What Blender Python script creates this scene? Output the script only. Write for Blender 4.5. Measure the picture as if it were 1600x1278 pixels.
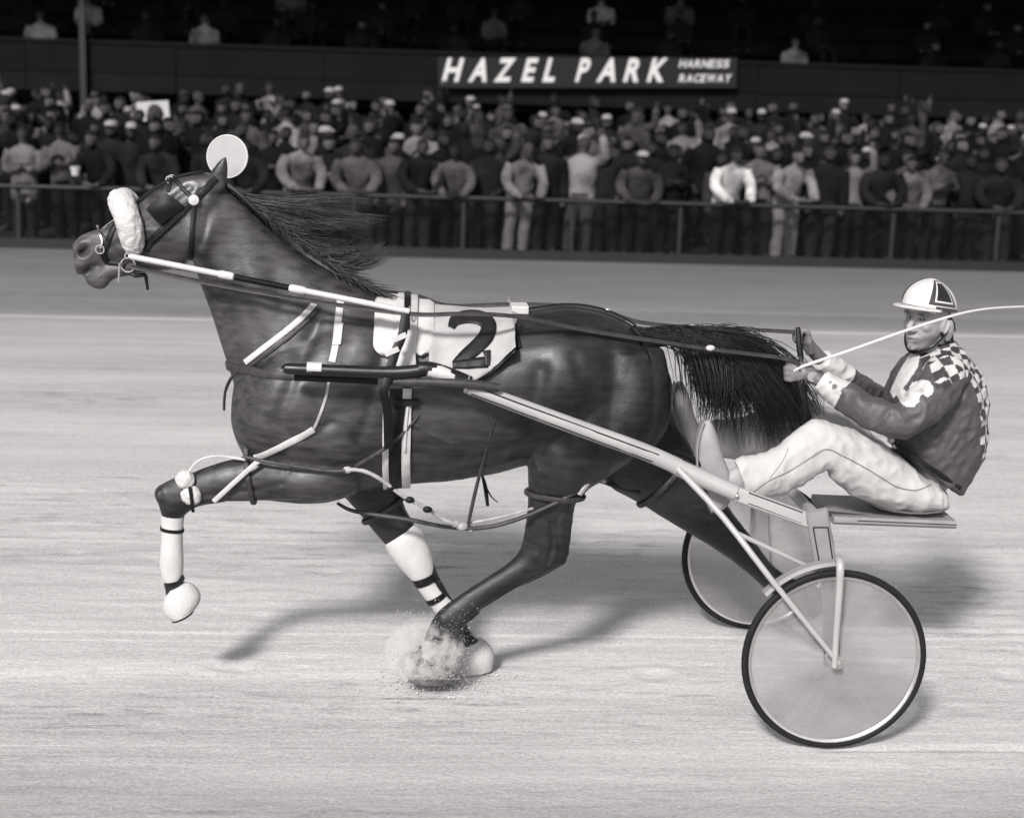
import bpy, bmesh, math, random
import numpy as np
from mathutils import Vector, Matrix
from mathutils.bvhtree import BVHTree

for o in list(bpy.data.objects):
    bpy.data.objects.remove(o)
scene = bpy.context.scene
COL = scene.collection
R = math.radians

# ---------------------------------------------------------------- camera
IW, IH, FPX, CAMH = 1600, 1278, 2560.0, 2.6
YAW, PITCH, ROLL = R(4.0), R(11.5), R(1.8)
_F = Vector((math.sin(YAW)*math.cos(PITCH), math.cos(YAW)*math.cos(PITCH), -math.sin(PITCH)))
_R0 = Vector((math.cos(YAW), -math.sin(YAW), 0))
_U0 = _R0.cross(_F)
_R = _R0*math.cos(ROLL) + _U0*math.sin(ROLL)
_U = -_R0*math.sin(ROLL) + _U0*math.cos(ROLL)
CAM = Vector((0, 0, CAMH))
cd = bpy.data.cameras.new('camera')
cam = bpy.data.objects.new('camera', cd)
COL.objects.link(cam)
m3 = Matrix((( _R.x, _U.x, -_F.x), (_R.y, _U.y, -_F.y), (_R.z, _U.z, -_F.z)))
cam.matrix_world = Matrix.Translation(CAM) @ m3.to_4x4()
cd.sensor_width = 36
cd.lens = 36*FPX/IW
cd.clip_end = 500
cd.dof.use_dof = True
cd.dof.focus_distance = 6.95
cd.dof.aperture_fstop = 2.2
scene.camera = cam

# ---------------------------------------------------------------- world and sun
SUN_D = Vector((0.40, 0.91, 0)).normalized()*math.cos(R(37)) + Vector((0, 0, -math.sin(R(37))))
w = bpy.data.worlds.new('World')
scene.world = w
w.use_nodes = True
nt = w.node_tree
nt.nodes.clear()
sky = nt.nodes.new('ShaderNodeTexSky')
sky.sky_type = 'NISHITA'
sky.sun_disc = False
sky.sun_elevation = R(37)
sky.sun_rotation = math.atan2(-SUN_D.x, -SUN_D.y)
bw = nt.nodes.new('ShaderNodeRGBToBW')
bgd = nt.nodes.new('ShaderNodeBackground')
bgd.inputs['Strength'].default_value = 0.12
wo = nt.nodes.new('ShaderNodeOutputWorld')
nt.links.new(sky.outputs[0], bw.inputs[0])
nt.links.new(bw.outputs[0], bgd.inputs['Color'])
nt.links.new(bgd.outputs[0], wo.inputs[0])
sl = bpy.data.lights.new('sun', 'SUN')
sl.energy = 3.0
sl.angle = R(8)
sl.color = (1.0, 0.985, 0.975)
sun = bpy.data.objects.new('sun', sl)
COL.objects.link(sun)
sun.rotation_euler = SUN_D.to_track_quat('-Z', 'Y').to_euler()
sun.location = (-6, -14, 14)
vs = scene.view_settings
vs.view_transform = 'Standard'
vs.look = 'None'
vs.gamma = 1
vs.use_curve_mapping = False
vs.exposure = 0.85
scene.render.resolution_x = 1024
scene.render.resolution_y = 817

# ---------------------------------------------------------------- helpers
YC = 6.785                       # the line the horse and sulky run along

def ray(px, py):
    return _F + _R*((px-IW/2)/FPX) - _U*((py-IH/2)/FPX)
def at(px, py, Y=YC):
    d = ray(px, py)
    return CAM + d*(Y/d.y)
def P(px, py, dy=0.0):
    return at(px, py, YC+dy)
def ground(px, py):
    d = ray(px, py)
    return CAM - d*(CAMH/d.z)
def proj(p):
    d = Vector(p)-CAM
    z = d.dot(_F)
    return (IW/2 + FPX*d.dot(_R)/z, IH/2 - FPX*d.dot(_U)/z)
def mir(p):
    return Vector((p[0], 2*YC-p[1], p[2]))
def V(*a):
    return Vector(a)

def catmull(pts, sub=6):
    """smooth a polyline of Vectors / tuples"""
    pts = [np.array(p, float) for p in pts]
    out = []
    n = len(pts)
    for i in range(n-1):
        p0 = pts[max(i-1, 0)]; p1 = pts[i]; p2 = pts[i+1]; p3 = pts[min(i+2, n-1)]
        for k in range(sub):
            t = k/sub
            out.append(0.5*((2*p1)+(-p0+p2)*t+(2*p0-5*p1+4*p2-p3)*t*t+(-p0+3*p1-3*p2+p3)*t**3))
    out.append(pts[-1])
    return out

class MB:
    """collects shapes; build() links them as one mesh object"""
    def __init__(s):
        s.v = []; s.f = []; s.m = []
    def add(s, vs, fs, mi=0):
        b = len(s.v)
        s.v += [tuple(x) for x in vs]
        s.f += [tuple(b+i for i in f) for f in fs]
        s.m += [mi]*len(fs)
    def rings(s, rings, mi=0, closed=True, cap=True):
        n = len(rings[0])
        vs = [p for r in rings for p in r]
        fs = []
        for i in range(len(rings)-1):
            for j in range(n if closed else n-1):
                k = (j+1) % n
                fs.append((i*n+j, i*n+k, (i+1)*n+k, (i+1)*n+j))
        if cap and closed:
            for i, flip in ((0, True), (len(rings)-1, False)):
                c = sum((Vector(p) for p in rings[i]), Vector())/n
                vs.append(c)
                ci = len(vs)-1
                for j in range(n):
                    k = (j+1) % n
                    fs.append((ci, i*n+k, i*n+j) if flip else (ci, i*n+j, i*n+k))
        s.add(vs, fs, mi)
    def loft(s, secs, n=18, p=2.0, sub=0, mi=0):
        """secs: (edge point A, edge point B, half width in Y, optional centre shift)"""
        arr = [[*a, *b, hw] for a, b, hw in secs]
        if sub:
            arr = catmull(arr, sub)
        rs = []
        for q in arr:
            a = Vector(q[0:3]); b = Vector(q[3:6]); c = (a+b)/2; u = (a-b)/2; v = Vector((0, q[6], 0))
            r = []
            for i in range(n):
                t = 2*math.pi*i/n
                cs, sn = math.cos(t), math.sin(t)
                r.append(c + u*(abs(cs)**(2/p)*(1 if cs > 0 else -1)) + v*(abs(sn)**(2/p)*(1 if sn > 0 else -1)))
            rs.append(r)
        s.rings(rs, mi)
    def ploft(s, secs, dy=0.0, n=18, p=2.0, sub=3, mi=0):
        """secs in picture pixels on a plane dy from the centre line: (x1,y1,x2,y2,hw[,dy])"""
        L = []
        for q in secs:
            d = q[5] if len(q) > 5 else dy
            L.append((P(q[0], q[1], d), P(q[2], q[3], d), q[4]))
        s.loft(L, n, p, sub, mi)
    def tube(s, pts, rad, n=8, sub=0, mi=0, cap=True, flat=None):
        if not hasattr(rad, '__len__'):
            rad = [rad]*len(pts)
        arr = [[*p, r] for p, r in zip(pts, rad)]
        if sub:
            arr = catmull(arr, sub)
        pts = [Vector(a[:3]) for a in arr]; rad = [a[3] for a in arr]
        rs = []
        ref = None
        for i, p in enumerate(pts):
            t = (pts[min(i+1, len(pts)-1)]-pts[max(i-1, 0)])
            if t.length < 1e-9: t = Vector((0, 0, 1))
            t.normalize()
            if ref is None:
                ref = Vector((0, 0, 1)) if abs(t.z) < 0.9 else Vector((1, 0, 0))
            a = t.cross(ref)
            if a.length < 1e-6: a = t.cross(Vector((0, 1, 0)))
            a.normalize(); b = a.cross(t); ref = b
            rs.append([p + a*(math.cos(2*math.pi*j/n)*rad[i]) + b*(math.sin(2*math.pi*j/n)*rad[i]*(flat or 1)) for j in range(n)])
        s.rings(rs, mi, cap=cap)
    def strap(s, pts, nrm, width, thick, mi=0):
        """flat band: pts on the surface, nrm outward; width may vary"""
        if not hasattr(width, '__len__'):
            width = [width]*len(pts)
        rs = []
        for i, p in enumerate(pts):
            p = Vector(p)
            t = Vector(pts[min(i+1, len(pts)-1)])-Vector(pts[max(i-1, 0)])
            t.normalize()
            nn = Vector(nrm[i]); nn = (nn - t*nn.dot(t)).normalized()
            b = t.cross(nn).normalized()
            w_ = width[i]/2; e = min(w_*0.4, thick*0.7)
            rs.append([p-b*w_, p-b*w_+nn*thick*0.6, p-b*(w_-e)+nn*thick, p+b*(w_-e)+nn*thick, p+b*w_+nn*thick*0.6, p+b*w_])
        s.rings(rs, mi)
    def box(s, lo, hi, mi=0):
        x0, y0, z0 = lo; x1, y1, z1 = hi
        vs = [(x0,y0,z0),(x1,y0,z0),(x1,y1,z0),(x0,y1,z0),(x0,y0,z1),(x1,y0,z1),(x1,y1,z1),(x0,y1,z1)]
        s.add(vs, [(0,3,2,1),(4,5,6,7),(0,1,5,4),(1,2,6,5),(2,3,7,6),(3,0,4,7)], mi)
    def bar(s, a, b, w_, h_, up=(0, 0, 1), mi=0, bev=0.15):
        """rectangular bar with softened corners from a to b: w_ across, h_ along up"""
        a = Vector(a); b = Vector(b); t = (b-a).normalized()
        up = Vector(up); x = t.cross(up).normalized(); y = x.cross(t)
        rs = []
        for c in (a, b):
            r = []
            k = min(w_, h_)*bev
            for sx, sy, o in ((1,-1,0),(1,-1,1),(1,1,0),(1,1,1),(-1,1,0),(-1,1,1),(-1,-1,0),(-1,-1,1)):
                dx = w_/2; dy = h_/2
                first = (o == 0)
                if (sx, sy) in ((1,-1), (-1,1)):
                    ox, oy = (dx-k, dy) if first else (dx, dy-k)
                else:
                    ox, oy = (dx, dy-k) if first else (dx-k, dy)
                r.append(c + x*(sx*ox) + y*(sy*oy))
            rs.append(r)
        s.rings(rs, mi)
    def ell(s, c, ax, n=14, m=9, rot=None, mi=0):
        c = Vector(c); rs = []
        for i in range(1, m):
            ph = math.pi*i/m
            r = []
            for j in range(n):
                t = 2*math.pi*j/n
                q = Vector((ax[0]*math.sin(ph)*math.cos(t), ax[1]*math.sin(ph)*math.sin(t), ax[2]*math.cos(ph)))
                if rot: q = rot @ q
                r.append(c+q)
            rs.append(r)
        s.rings(rs, mi)
    def mesh(s, name='m'):
        me = bpy.data.meshes.new(name)
        me.from_pydata(s.v, [], s.f)
        me.polygons.foreach_set('material_index', s.m)
        me.update()
        bm = bmesh.new(); bm.from_mesh(me)
        bmesh.ops.recalc_face_normals(bm, faces=bm.faces)
        bm.to_mesh(me); bm.free()
        return me
    def build(s, name, mat, parent=None, smooth=True, angle=40):
        return link(name, s.mesh(name), mat, parent, smooth, angle)

def link(name, me, mat, parent=None, smooth=True, angle=40):
    me.name = name
    for x in (mat if isinstance(mat, (list, tuple)) else [mat]):
        me.materials.append(x)
    if smooth:
        me.shade_smooth()
        if angle: me.set_sharp_from_angle(angle=R(angle))
    o = bpy.data.objects.new(name, me)
    COL.objects.link(o)
    if parent: o.parent = parent
    return o

def remesh(mb, vox, iters=6, fac=0.5):
    me = mb.mesh('tmp')
    o = bpy.data.objects.new('tmp', me); COL.objects.link(o)
    r = o.modifiers.new('r', 'REMESH'); r.mode = 'VOXEL'; r.voxel_size = vox
    if iters:
        k = o.modifiers.new('s', 'SMOOTH'); k.factor = fac; k.iterations = iters
    dg = bpy.context.evaluated_depsgraph_get()
    out = bpy.data.meshes.new_from_object(o.evaluated_get(dg))
    bpy.data.objects.remove(o); bpy.data.meshes.remove(me)
    out.materials.clear()
    return out

def empty(name, loc=(0, 0, 0)):
    o = bpy.data.objects.new(name, None)
    o.empty_display_size = 0.1
    COL.objects.link(o)
    o['_loc'] = 0
    del o['_loc']
    return o
def tag(o, label=None, cat=None, group=None, kind=None):
    if label: o['label'] = label
    if cat: o['category'] = cat
    if group: o['group'] = group
    if kind: o['kind'] = kind
    return o

# ---------------------------------------------------------------- materials (toned black-and-white)
def g(v):
    k = min(1.0, max(0.0, (v-0.02)/0.3))
    a = (1.06, 0.955, 1.0); b = (1.02, 0.988, 0.982)
    return tuple(v*(a[i]*(1-k)+b[i]*k) for i in range(3)) + (1,)

def mat(name, v, rough=0.6, var=0.12, scale=12.0, bump=0.0, bscale=60.0, spec=0.4, metal=0.0, stretch=(1, 1, 1), sheen=0.0):
    m = bpy.data.materials.new(name); m.use_nodes = True
    t = m.node_tree; b = t.nodes['Principled BSDF']
    b.inputs['Roughness'].default_value = rough
    b.inputs['Specular IOR Level'].default_value = spec
    b.inputs['Metallic'].default_value = metal
    if sheen:
        b.inputs['Sheen Weight'].default_value = sheen
        b.inputs['Sheen Roughness'].default_value = 0.5
    tc = t.nodes.new('ShaderNodeTexCoord'); mp = t.nodes.new('ShaderNodeMapping')
    mp.inputs['Scale'].default_value = stretch
    t.links.new(tc.outputs['Object'], mp.inputs[0])
    nz = t.nodes.new('ShaderNodeTexNoise'); nz.inputs['Scale'].default_value = scale; nz.inputs['Detail'].default_value = 6
    t.links.new(mp.outputs[0], nz.inputs['Vector'])
    rp = t.nodes.new('ShaderNodeValToRGB')
    rp.color_ramp.elements[0].position = 0.3; rp.color_ramp.elements[0].color = g(v*(1-var))
    rp.color_ramp.elements[1].position = 0.7; rp.color_ramp.elements[1].color = g(v*(1+var))
    t.links.new(nz.outputs['Fac'], rp.inputs[0]); t.links.new(rp.outputs[0], b.inputs['Base Color'])
    if bump:
        n2 = t.nodes.new('ShaderNodeTexNoise'); n2.inputs['Scale'].default_value = bscale; n2.inputs['Detail'].default_value = 4
        t.links.new(mp.outputs[0], n2.inputs['Vector'])
        bp = t.nodes.new('ShaderNodeBump'); bp.inputs['Strength'].default_value = bump; bp.inputs['Distance'].default_value = 0.01
        t.links.new(n2.outputs['Fac'], bp.inputs['Height']); t.links.new(bp.outputs[0], b.inputs['Normal'])
    return m

M = {}
M['leather'] = mat('black_leather', 0.005, 0.5, 0.3, 30, 0.15, 120, spec=0.22)
M['white_leather'] = mat('white_leather', 0.40, 0.5, 0.08, 30, 0.1, 90)
M['fleece'] = mat('white_fleece', 0.44, 0.95, 0.04, 60, 0.6, 170, spec=0.1)
M['white_cloth'] = mat('white_cloth', 0.31, 0.85, 0.14, 9, 0.5, 16, spec=0.15)
M['white_boot'] = mat('white_boot', 0.42, 0.7, 0.08, 14, 0.15, 60, spec=0.2)
M['black_print'] = mat('black_print', 0.01, 0.5, 0.3, 18, spec=0.25)
M['rope'] = mat('hobble_tube', 0.03, 0.5, 0.35, 25, 0.1, 80, spec=0.25)
M['rope_light'] = mat('hobble_hanger', 0.27, 0.6, 0.3, 25, 0.1, 80)
M['steel'] = mat('polished_steel', 0.6, 0.28, 0.1, 20, metal=0.9)
M['silver'] = mat('silver_paint', 0.30, 0.4, 0.08, 8, 0.03, 30, spec=0.5)
M['silver_dull'] = mat('dull_silver_paint', 0.2, 0.5, 0.12, 8, 0.04, 30, spec=0.4)
M['stripe'] = mat('dark_pinstripe', 0.012, 0.5, 0.1, 10)
M['rubber'] = mat('tyre_rubber', 0.009, 0.7, 0.3, 20, 0.1, 80, spec=0.2)
M['wood_dark'] = mat('dark_stained_wood', 0.008, 0.35, 0.3, 10, 0.05, 40, 0.35, stretch=(1, 10, 10))
# ================================================================ the track
FENCE_Y = 23.55
APR_SLOPE = 0.050
def apron_z(Y): return max(0.0, (Y-FENCE_Y)*APR_SLOPE)

def track_material():
    m = bpy.data.materials.new('limestone_track'); m.use_nodes = True
    t = m.node_tree; b = t.nodes['Principled BSDF']; L = t.links.new
    b.inputs['Roughness'].default_value = 0.95; b.inputs['Specular IOR Level'].default_value = 0.1
    ge = t.nodes.new('ShaderNodeNewGeometry'); sx = t.nodes.new('ShaderNodeSeparateXYZ'); L(ge.outputs['Position'], sx.inputs[0])
    def noise(sc, detail, vec_scale, rough=0.55):
        mp = t.nodes.new('ShaderNodeMapping'); mp.inputs['Scale'].default_value = vec_scale
        L(ge.outputs['Position'], mp.inputs[0])
        n = t.nodes.new('ShaderNodeTexNoise'); n.inputs['Scale'].default_value = sc; n.inputs['Detail'].default_value = detail
        n.inputs['Roughness'].default_value = rough
        L(mp.outputs[0], n.inputs['Vector'])
        return n.outputs['Fac']
    def math_(op, a, c=None, d=None):
        n = t.nodes.new('ShaderNodeMath'); n.operation = op
        for i, x in enumerate((a, c, d)):
            if x is None: continue
            if isinstance(x, (int, float)): n.inputs[i].default_value = x
            else: L(x, n.inputs[i])
        return n.outputs[0]
    # tone across the track: floodlight falloff painted into the colour, with harrowed bands
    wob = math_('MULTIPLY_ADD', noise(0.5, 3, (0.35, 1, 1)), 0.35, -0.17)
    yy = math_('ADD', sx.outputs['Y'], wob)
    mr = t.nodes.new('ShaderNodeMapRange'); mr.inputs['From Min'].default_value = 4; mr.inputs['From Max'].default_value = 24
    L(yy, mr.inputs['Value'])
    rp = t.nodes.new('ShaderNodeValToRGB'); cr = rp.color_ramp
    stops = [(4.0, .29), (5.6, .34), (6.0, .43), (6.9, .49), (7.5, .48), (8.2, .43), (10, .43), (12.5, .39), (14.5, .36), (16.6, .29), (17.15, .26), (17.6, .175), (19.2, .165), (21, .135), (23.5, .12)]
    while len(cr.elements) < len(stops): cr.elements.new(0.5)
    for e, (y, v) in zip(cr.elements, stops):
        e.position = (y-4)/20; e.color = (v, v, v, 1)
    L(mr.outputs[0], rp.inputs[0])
    # thin pale scraped lines along the track
    lines = None
    lw = math_('MULTIPLY', noise(0.8, 2, (0.3, 0, 0)), 0.12)
    for y0, hw, k in ((17.16, .11, .8), (18.55, .06, .4), (15.1, .04, .12), (13.2, .04, .14), (7.39, .03, .32), (7.28, .015, .2), (8.9, .03, .2), (10.4, .03, .16), (6.24, .014, .22), (6.08, .012, .2), (5.9, .012, .15), (5.62, .01, .12), (11.9, .03, .14), (16.0, .03, .12)):
        d = math_('ABSOLUTE', math_('SUBTRACT', sx.outputs['Y'], math_('ADD', lw, y0-0.06)))
        s = math_('MULTIPLY', math_('SMOOTH_MIN', math_('MAXIMUM', math_('SUBTRACT', 1.0, math_('DIVIDE', d, hw)), 0.0), 1.0, 0.1), k)
        lines = s if lines is None else math_('ADD', lines, s)
    brk = math_('MULTIPLY_ADD', noise(1.2, 3, (0.12, 4, 1)), 1.4, 0.1)
    lines = math_('MULTIPLY', lines, brk)
    streak = noise(2.0, 7, (0.07, 5.5, 1), 0.7)
    streak2 = noise(9.0, 6, (0.035, 3.0, 1), 0.65)
    patch = noise(0.9, 6, (0.30, 1.5, 1), 0.62)
    grain = noise(140, 3, (0.5, 1, 1))
    f = math_('ADD', math_('MULTIPLY_ADD', streak, 0.42, 0.79), math_('MULTIPLY_ADD', streak2, 0.16, -0.08))
    f = math_('ADD', f, math_('MULTIPLY_ADD', patch, 0.7, -0.35))
    f = math_('ADD', f, math_('MULTIPLY_ADD', grain, 1.1, -0.55))
    # dark churned clods where the hooves run
    churn = noise(7, 6, (0.38, 2.2, 1), 0.7)
    cz = t.nodes.new('ShaderNodeMapRange'); cz.inputs['From Min'].default_value = .52; cz.inputs['From Max'].default_value = .74; cz.inputs['To Max'].default_value = .6
    L(churn, cz.inputs['Value'])
    zone = noise(0.8, 3, (0.3, 0.9, 1)); zr = t.nodes.new('ShaderNodeMapRange'); zr.inputs['From Min'].default_value = .40; zr.inputs['From Max'].default_value = .60
    L(zone, zr.inputs['Value'])
    f = math_('SUBTRACT', f, math_('MULTIPLY', cz.outputs[0], zr.outputs[0]))
    f = math_('ADD', f, lines)
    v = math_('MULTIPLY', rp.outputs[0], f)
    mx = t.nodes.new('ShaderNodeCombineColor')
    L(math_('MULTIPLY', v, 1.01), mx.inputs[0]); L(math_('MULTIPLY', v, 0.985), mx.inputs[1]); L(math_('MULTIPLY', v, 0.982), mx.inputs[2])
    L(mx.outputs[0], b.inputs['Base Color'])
    clod = noise(18, 8, (0.5, 1.4, 1), 0.78)
    bp = t.nodes.new('ShaderNodeBump'); bp.inputs['Strength'].default_value = 0.5; bp.inputs['Distance'].default_value = 0.03
    L(math_('ADD', clod, math_('MULTIPLY', grain, 0.25)), bp.inputs['Height']); L(bp.outputs[0], b.inputs['Normal'])
    return m
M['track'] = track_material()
rng = random.Random(4)
# one sheet; finer and gently uneven where the camera stands
xs = list(np.concatenate([np.linspace(-160, -6, 22)[:-1], np.linspace(-6, 9, 420), np.linspace(9, 160, 22)[1:]]))
ys = list(np.concatenate([np.linspace(-60, 4, 10)[:-1], np.linspace(4, 11, 320), np.linspace(11, FENCE_Y-0.02, 60)[1:]]))
nx, ny = len(xs), len(ys)
from mathutils import noise as mnoise
prints = []
for k in range(170):                       # hoofprints of earlier heats, and a few fresh ones
    prints.append((rng.uniform(-5, 8), rng.gauss(7.9, 1.5) if k < 140 else rng.uniform(4.3, 10.5), rng.uniform(.045, .065), rng.uniform(.004, .011)))
for xo, yo in ((.75, .10), (1.6, -.12), (2.4, .10), (3.3, -.1)): prints.append((xo+.4, YC+yo, .065, .016))
XA, YA = np.array(xs), np.array(ys); DENT = np.zeros((ny, nx))
for (px_, py_, r_, d_) in prints:
    i0, i1 = np.searchsorted(XA, (px_-.25, px_+.25)); j0, j1 = np.searchsorted(YA, (py_-.25, py_+.25))
    if i1 <= i0 or j1 <= j0: continue
    r2 = ((XA[None, i0:i1]-px_)**2*.7+(YA[j0:j1, None]-py_)**2)/r_**2
    DENT[j0:j1, i0:i1] += d_*(-np.exp(-r2)+.45*np.exp(-(np.sqrt(r2)-1.5)**2*5))
verts = []
for jy, y in enumerate(ys):
    for jx, x in enumerate(xs):
        z = 0.0
        if -6 <= x <= 9 and 4 <= y <= 11:
            e = min(1, (x+6)/1.0, (9-x)/1.0, (y-4)/0.5, (11-y)/2.0)
            z = e*(0.004*mnoise.noise((x*1.0, y*4.2, 0)) + 0.003*mnoise.noise((x*2.3, y*11.0, 3)))
            if 7.6 < y < 10.5: z += e*0.012*max(0, mnoise.noise((x*2.2, y*8, 9)))
            z += e*DENT[jy, jx]*(.75+.5*mnoise.noise((x*14, y*14, 2)))
            if x > 1.7:                    # wheel tracks left behind the sulky
                for wy in (YC-.715, YC+.715): z -= e*.010*math.exp(-((y-wy)/.022)**2)-e*.004*math.exp(-((abs(y-wy)-.045)/.02)**2)
        verts.append((x, y, z-0.004))
faces = [(j*nx+i, j*nx+i+1, (j+1)*nx+i+1, (j+1)*nx+i) for j in range(ny-1) for i in range(nx-1)]
me = bpy.data.meshes.new('track'); me.from_pydata(verts, [], faces); me.update()
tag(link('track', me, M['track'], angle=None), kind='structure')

M['asphalt'] = mat('apron_asphalt', 0.006, 0.9, 0.2, 3, 0.2, 60, spec=0.2)
mb = MB()
mb.add([(-160, FENCE_Y, 0.0), (160, FENCE_Y, 0.0), (160, 36, apron_z(36)), (-160, 36, apron_z(36)), (-160, 120, apron_z(36)), (160, 120, apron_z(36))],
       [(0, 1, 2, 3), (3, 2, 5, 4)])
tag(mb.build('apron', M['asphalt'], smooth=False), kind='structure')

# ================================================================ the rail fence
M['fence'] = mat('fence_paint', 0.007, 0.6, 0.3, 6)
M['fence_post'] = mat('fence_post_paint', 0.016, 0.6, 0.3, 6)
M['kick'] = mat('fence_kick_board', 0.005, 0.7, 0.3, 4)
M['wire'] = mat('fence_wire', 0.008, 0.5, 0.1, 4)
fence = empty('rail_fence')
fence.location = (0, FENCE_Y, 0)
tag(fence, 'low dark wire fence with round top rail in front of the crowd', 'fence')
FX0, FX1, FH = -9.0, 13.0, 0.86
def rel(o, root):
    o.parent = root
    o.matrix_parent_inverse = Matrix.Translation(-Vector(root.location))
    return o
mb = MB(); mb.tube([(FX0, FENCE_Y, FH), (FX1, FENCE_Y, FH)], 0.035, 10)
rel(mb.build('top_rail', M['fence']), fence)
p0 = ground(722, 400).x
x = p0-1.57*5
while x < FX1:
    mb = MB(); mb.tube([(x, FENCE_Y+0.05, -0.1), (x, FENCE_Y+0.05, FH-0.04)], 0.035, 10)
    mb.tube([(x, FENCE_Y+0.05, FH-0.05), (x, FENCE_Y+0.0, FH-0.012)], 0.03, 8)
    rel(mb.build('post', M['fence_post']), fence)
    x += 1.57
mb = MB(); mb.box((FX0, FENCE_Y-0.06, -0.05), (FX1, FENCE_Y-0.02, 0.14))
rel(mb.build('kick_board', M['kick'], smooth=False), fence)
mb = MB()
x = FX0
while x < FX1:                                        # woven wire, two directions
    for s in (1, -1):
        a = V(x, FENCE_Y-0.012*s, 0.12); b_ = V(x+s*0.72, FENCE_Y-0.012*s, 0.84)
        mb.tube([a, b_], 0.0032, 3, cap=False)
    x += 0.085
wm = rel(mb.build('wire_mesh', M['wire']), fence); wm['kind'] = 'stuff'

# ================================================================ the grandstand
M['stand_wall'] = mat('stand_wall_paint', 0.003, 0.8, 0.35, 1.2, spec=0.2)
M['fascia'] = mat('fascia_board_paint', 0.003, 0.8, 0.25, 1.5, spec=0.1)
M['fascia_light'] = mat('fascia_trim_paint', 0.004, 0.8, 0.25, 1.5, spec=0.1)
M['seat_plank'] = mat('seat_plank_paint', 0.0035, 0.8, 0.4, 2.5, spec=0.1)
M['stand_steel'] = mat('stand_column_paint', 0.003, 0.6, 0.2, 3)
GY = 35.0
stand = empty('grandstand'); stand.location = (0, GY, 0)
tag(stand, 'dark grandstand with board fascia and upper seating rising behind the crowd', 'grandstand')
GX0, GX1 = -20.0, 26.0
def gz(px, py, Y=GY): return at(px, py, Y).z
ZB, ZT = gz(800, 163), gz(800, 84)          # underside and top edge of the fascia at mid picture
mb = MB(); mb.box((GX0, GY+3.4, 0.0), (GX1, GY+3.6, ZB+0.02))
rel(mb.build('back_wall', M['stand_wall'], smooth=False), stand)
mb = MB(); mb.box((GX0, GY+0.14, ZB-0.02), (GX1, GY+3.6, ZB+0.1))
rel(mb.build('deck', M['stand_wall'], smooth=False), stand)
# fascia boards, two courses
x = GX0; k = 0
while x < GX1:
    L_ = 3.05
    for (z0, z1, off, mm) in ((ZB, ZB+(ZT-ZB)*0.36, 0.0, 'fascia_light'), (ZB+(ZT-ZB)*0.36+0.012, ZT-0.07, -0.025, 'fascia')):
        mb = MB(); mb.box((x+0.008, GY+off+0.004*rng.uniform(-1, 1), z0), (x+L_-0.008, GY+0.1, z1))
        rel(mb.build('fascia_board', M[mm], smooth=False), stand)
    x += L_; k += 1
mb = MB(); mb.box((GX0, GY-0.07, ZT-0.066), (GX1, GY+0.16, ZT))
rel(mb.build('parapet_cap', M['fascia_light'], smooth=False), stand)
# slender columns
for px in (132,):
    xx = at(px, 100, GY).x
    mb = MB(); mb.box((xx-0.06, GY-0.2, 0.3), (xx+0.06, GY-0.08, 5.2))
    rel(mb.build('column', M['stand_steel'], smooth=False), stand)
# upper rows of bench planks with risers
DZ, DY = 0.42, 0.85
for i in range(5):
    y0 = GY+0.75+i*DY; z0 = ZT-0.62+i*DZ
    mb = MB(); mb.box((GX0, y0, z0-0.6), (GX1, y0+DY+0.02, z0))
    rel(mb.build('tread', M['stand_wall'], smooth=False), stand)
    mb = MB(); mb.box((GX0, y0+0.42, z0+0.36), (GX1, y0+0.74, z0+0.42))
    for xx in np.arange(GX0+0.5, GX1, 2.0):
        mb.box((xx, y0+0.5, z0), (xx+0.06, y0+0.66, z0+0.36))
    rel(mb.build('bench_plank', M['seat_plank'], smooth=False), stand)
mb = MB(); mb.box((GX0, GY+7.2, 2.0), (GX1, GY+7.4, 5.2))
rel(mb.build('rear_wall', M['stand_wall'], smooth=False), stand)
mb = MB(); mb.box((GX0, GY-1.9, 5.2), (GX1, GY+7.6, 5.4))  # unseen cover overhead, lowered and pulled forward to shade the upper tier
rel(mb.build('shade_roof', M['stand_wall'], smooth=False), stand)

# ---------------------------------------------------------------- pasted caption strip, built as an added board on the stand
M['caption_board'] = mat('caption_board_black', 0.004, 0.6, 0.1, 2, spec=0.25)
M['caption_white'] = mat('caption_letter_white', 0.45, 0.6, 0.03, 4, spec=0.2)
SY = GY-0.21
sg = empty('caption_board'); c0 = at(684, 138, SY); c1 = at(1150, 138, SY)
sg.location = (c0.x, SY, c0.z)
tag(sg, 'long black caption strip with slanted white letters, added on the grandstand fascia', 'sign')
slope = (c1.z-c0.z)/(c1.x-c0.x)
SH = at(684, 90, SY).z-c0.z
def sgp(u, v, d):           # u metres along, v metres up
    return V(c0.x+u, SY-d, c0.z+u*slope+v)
LW = c1.x-c0.x
mb = MB(); mb.bar(sgp(0, SH/2, -0.03), sgp(LW, SH/2, -0.03), 0.06, SH, bev=0.05)
rel(mb.build('board', M['caption_board'], smooth=False), sg)
def letter_mesh(ch, width, height, bold):
    cu = bpy.data.curves.new('t', 'FONT'); cu.body = ch; cu.size = 1; cu.extrude = 0.02; cu.offset = bold; cu.shear = 0.0
    o = bpy.data.objects.new('t', cu); COL.objects.link(o)
    dg = bpy.context.evaluated_depsgraph_get(); dg.update()
    me = bpy.data.meshes.new_from_object(o.evaluated_get(dg))
    bpy.data.objects.remove(o); bpy.data.curves.remove(cu)
    co = np.array([v.co[:] for v in me.vertices]); mn = co.min(0); mxx = co.max(0)
    co = (co-mn)/np.maximum(mxx-mn, 1e-6)
    return me, co
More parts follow.
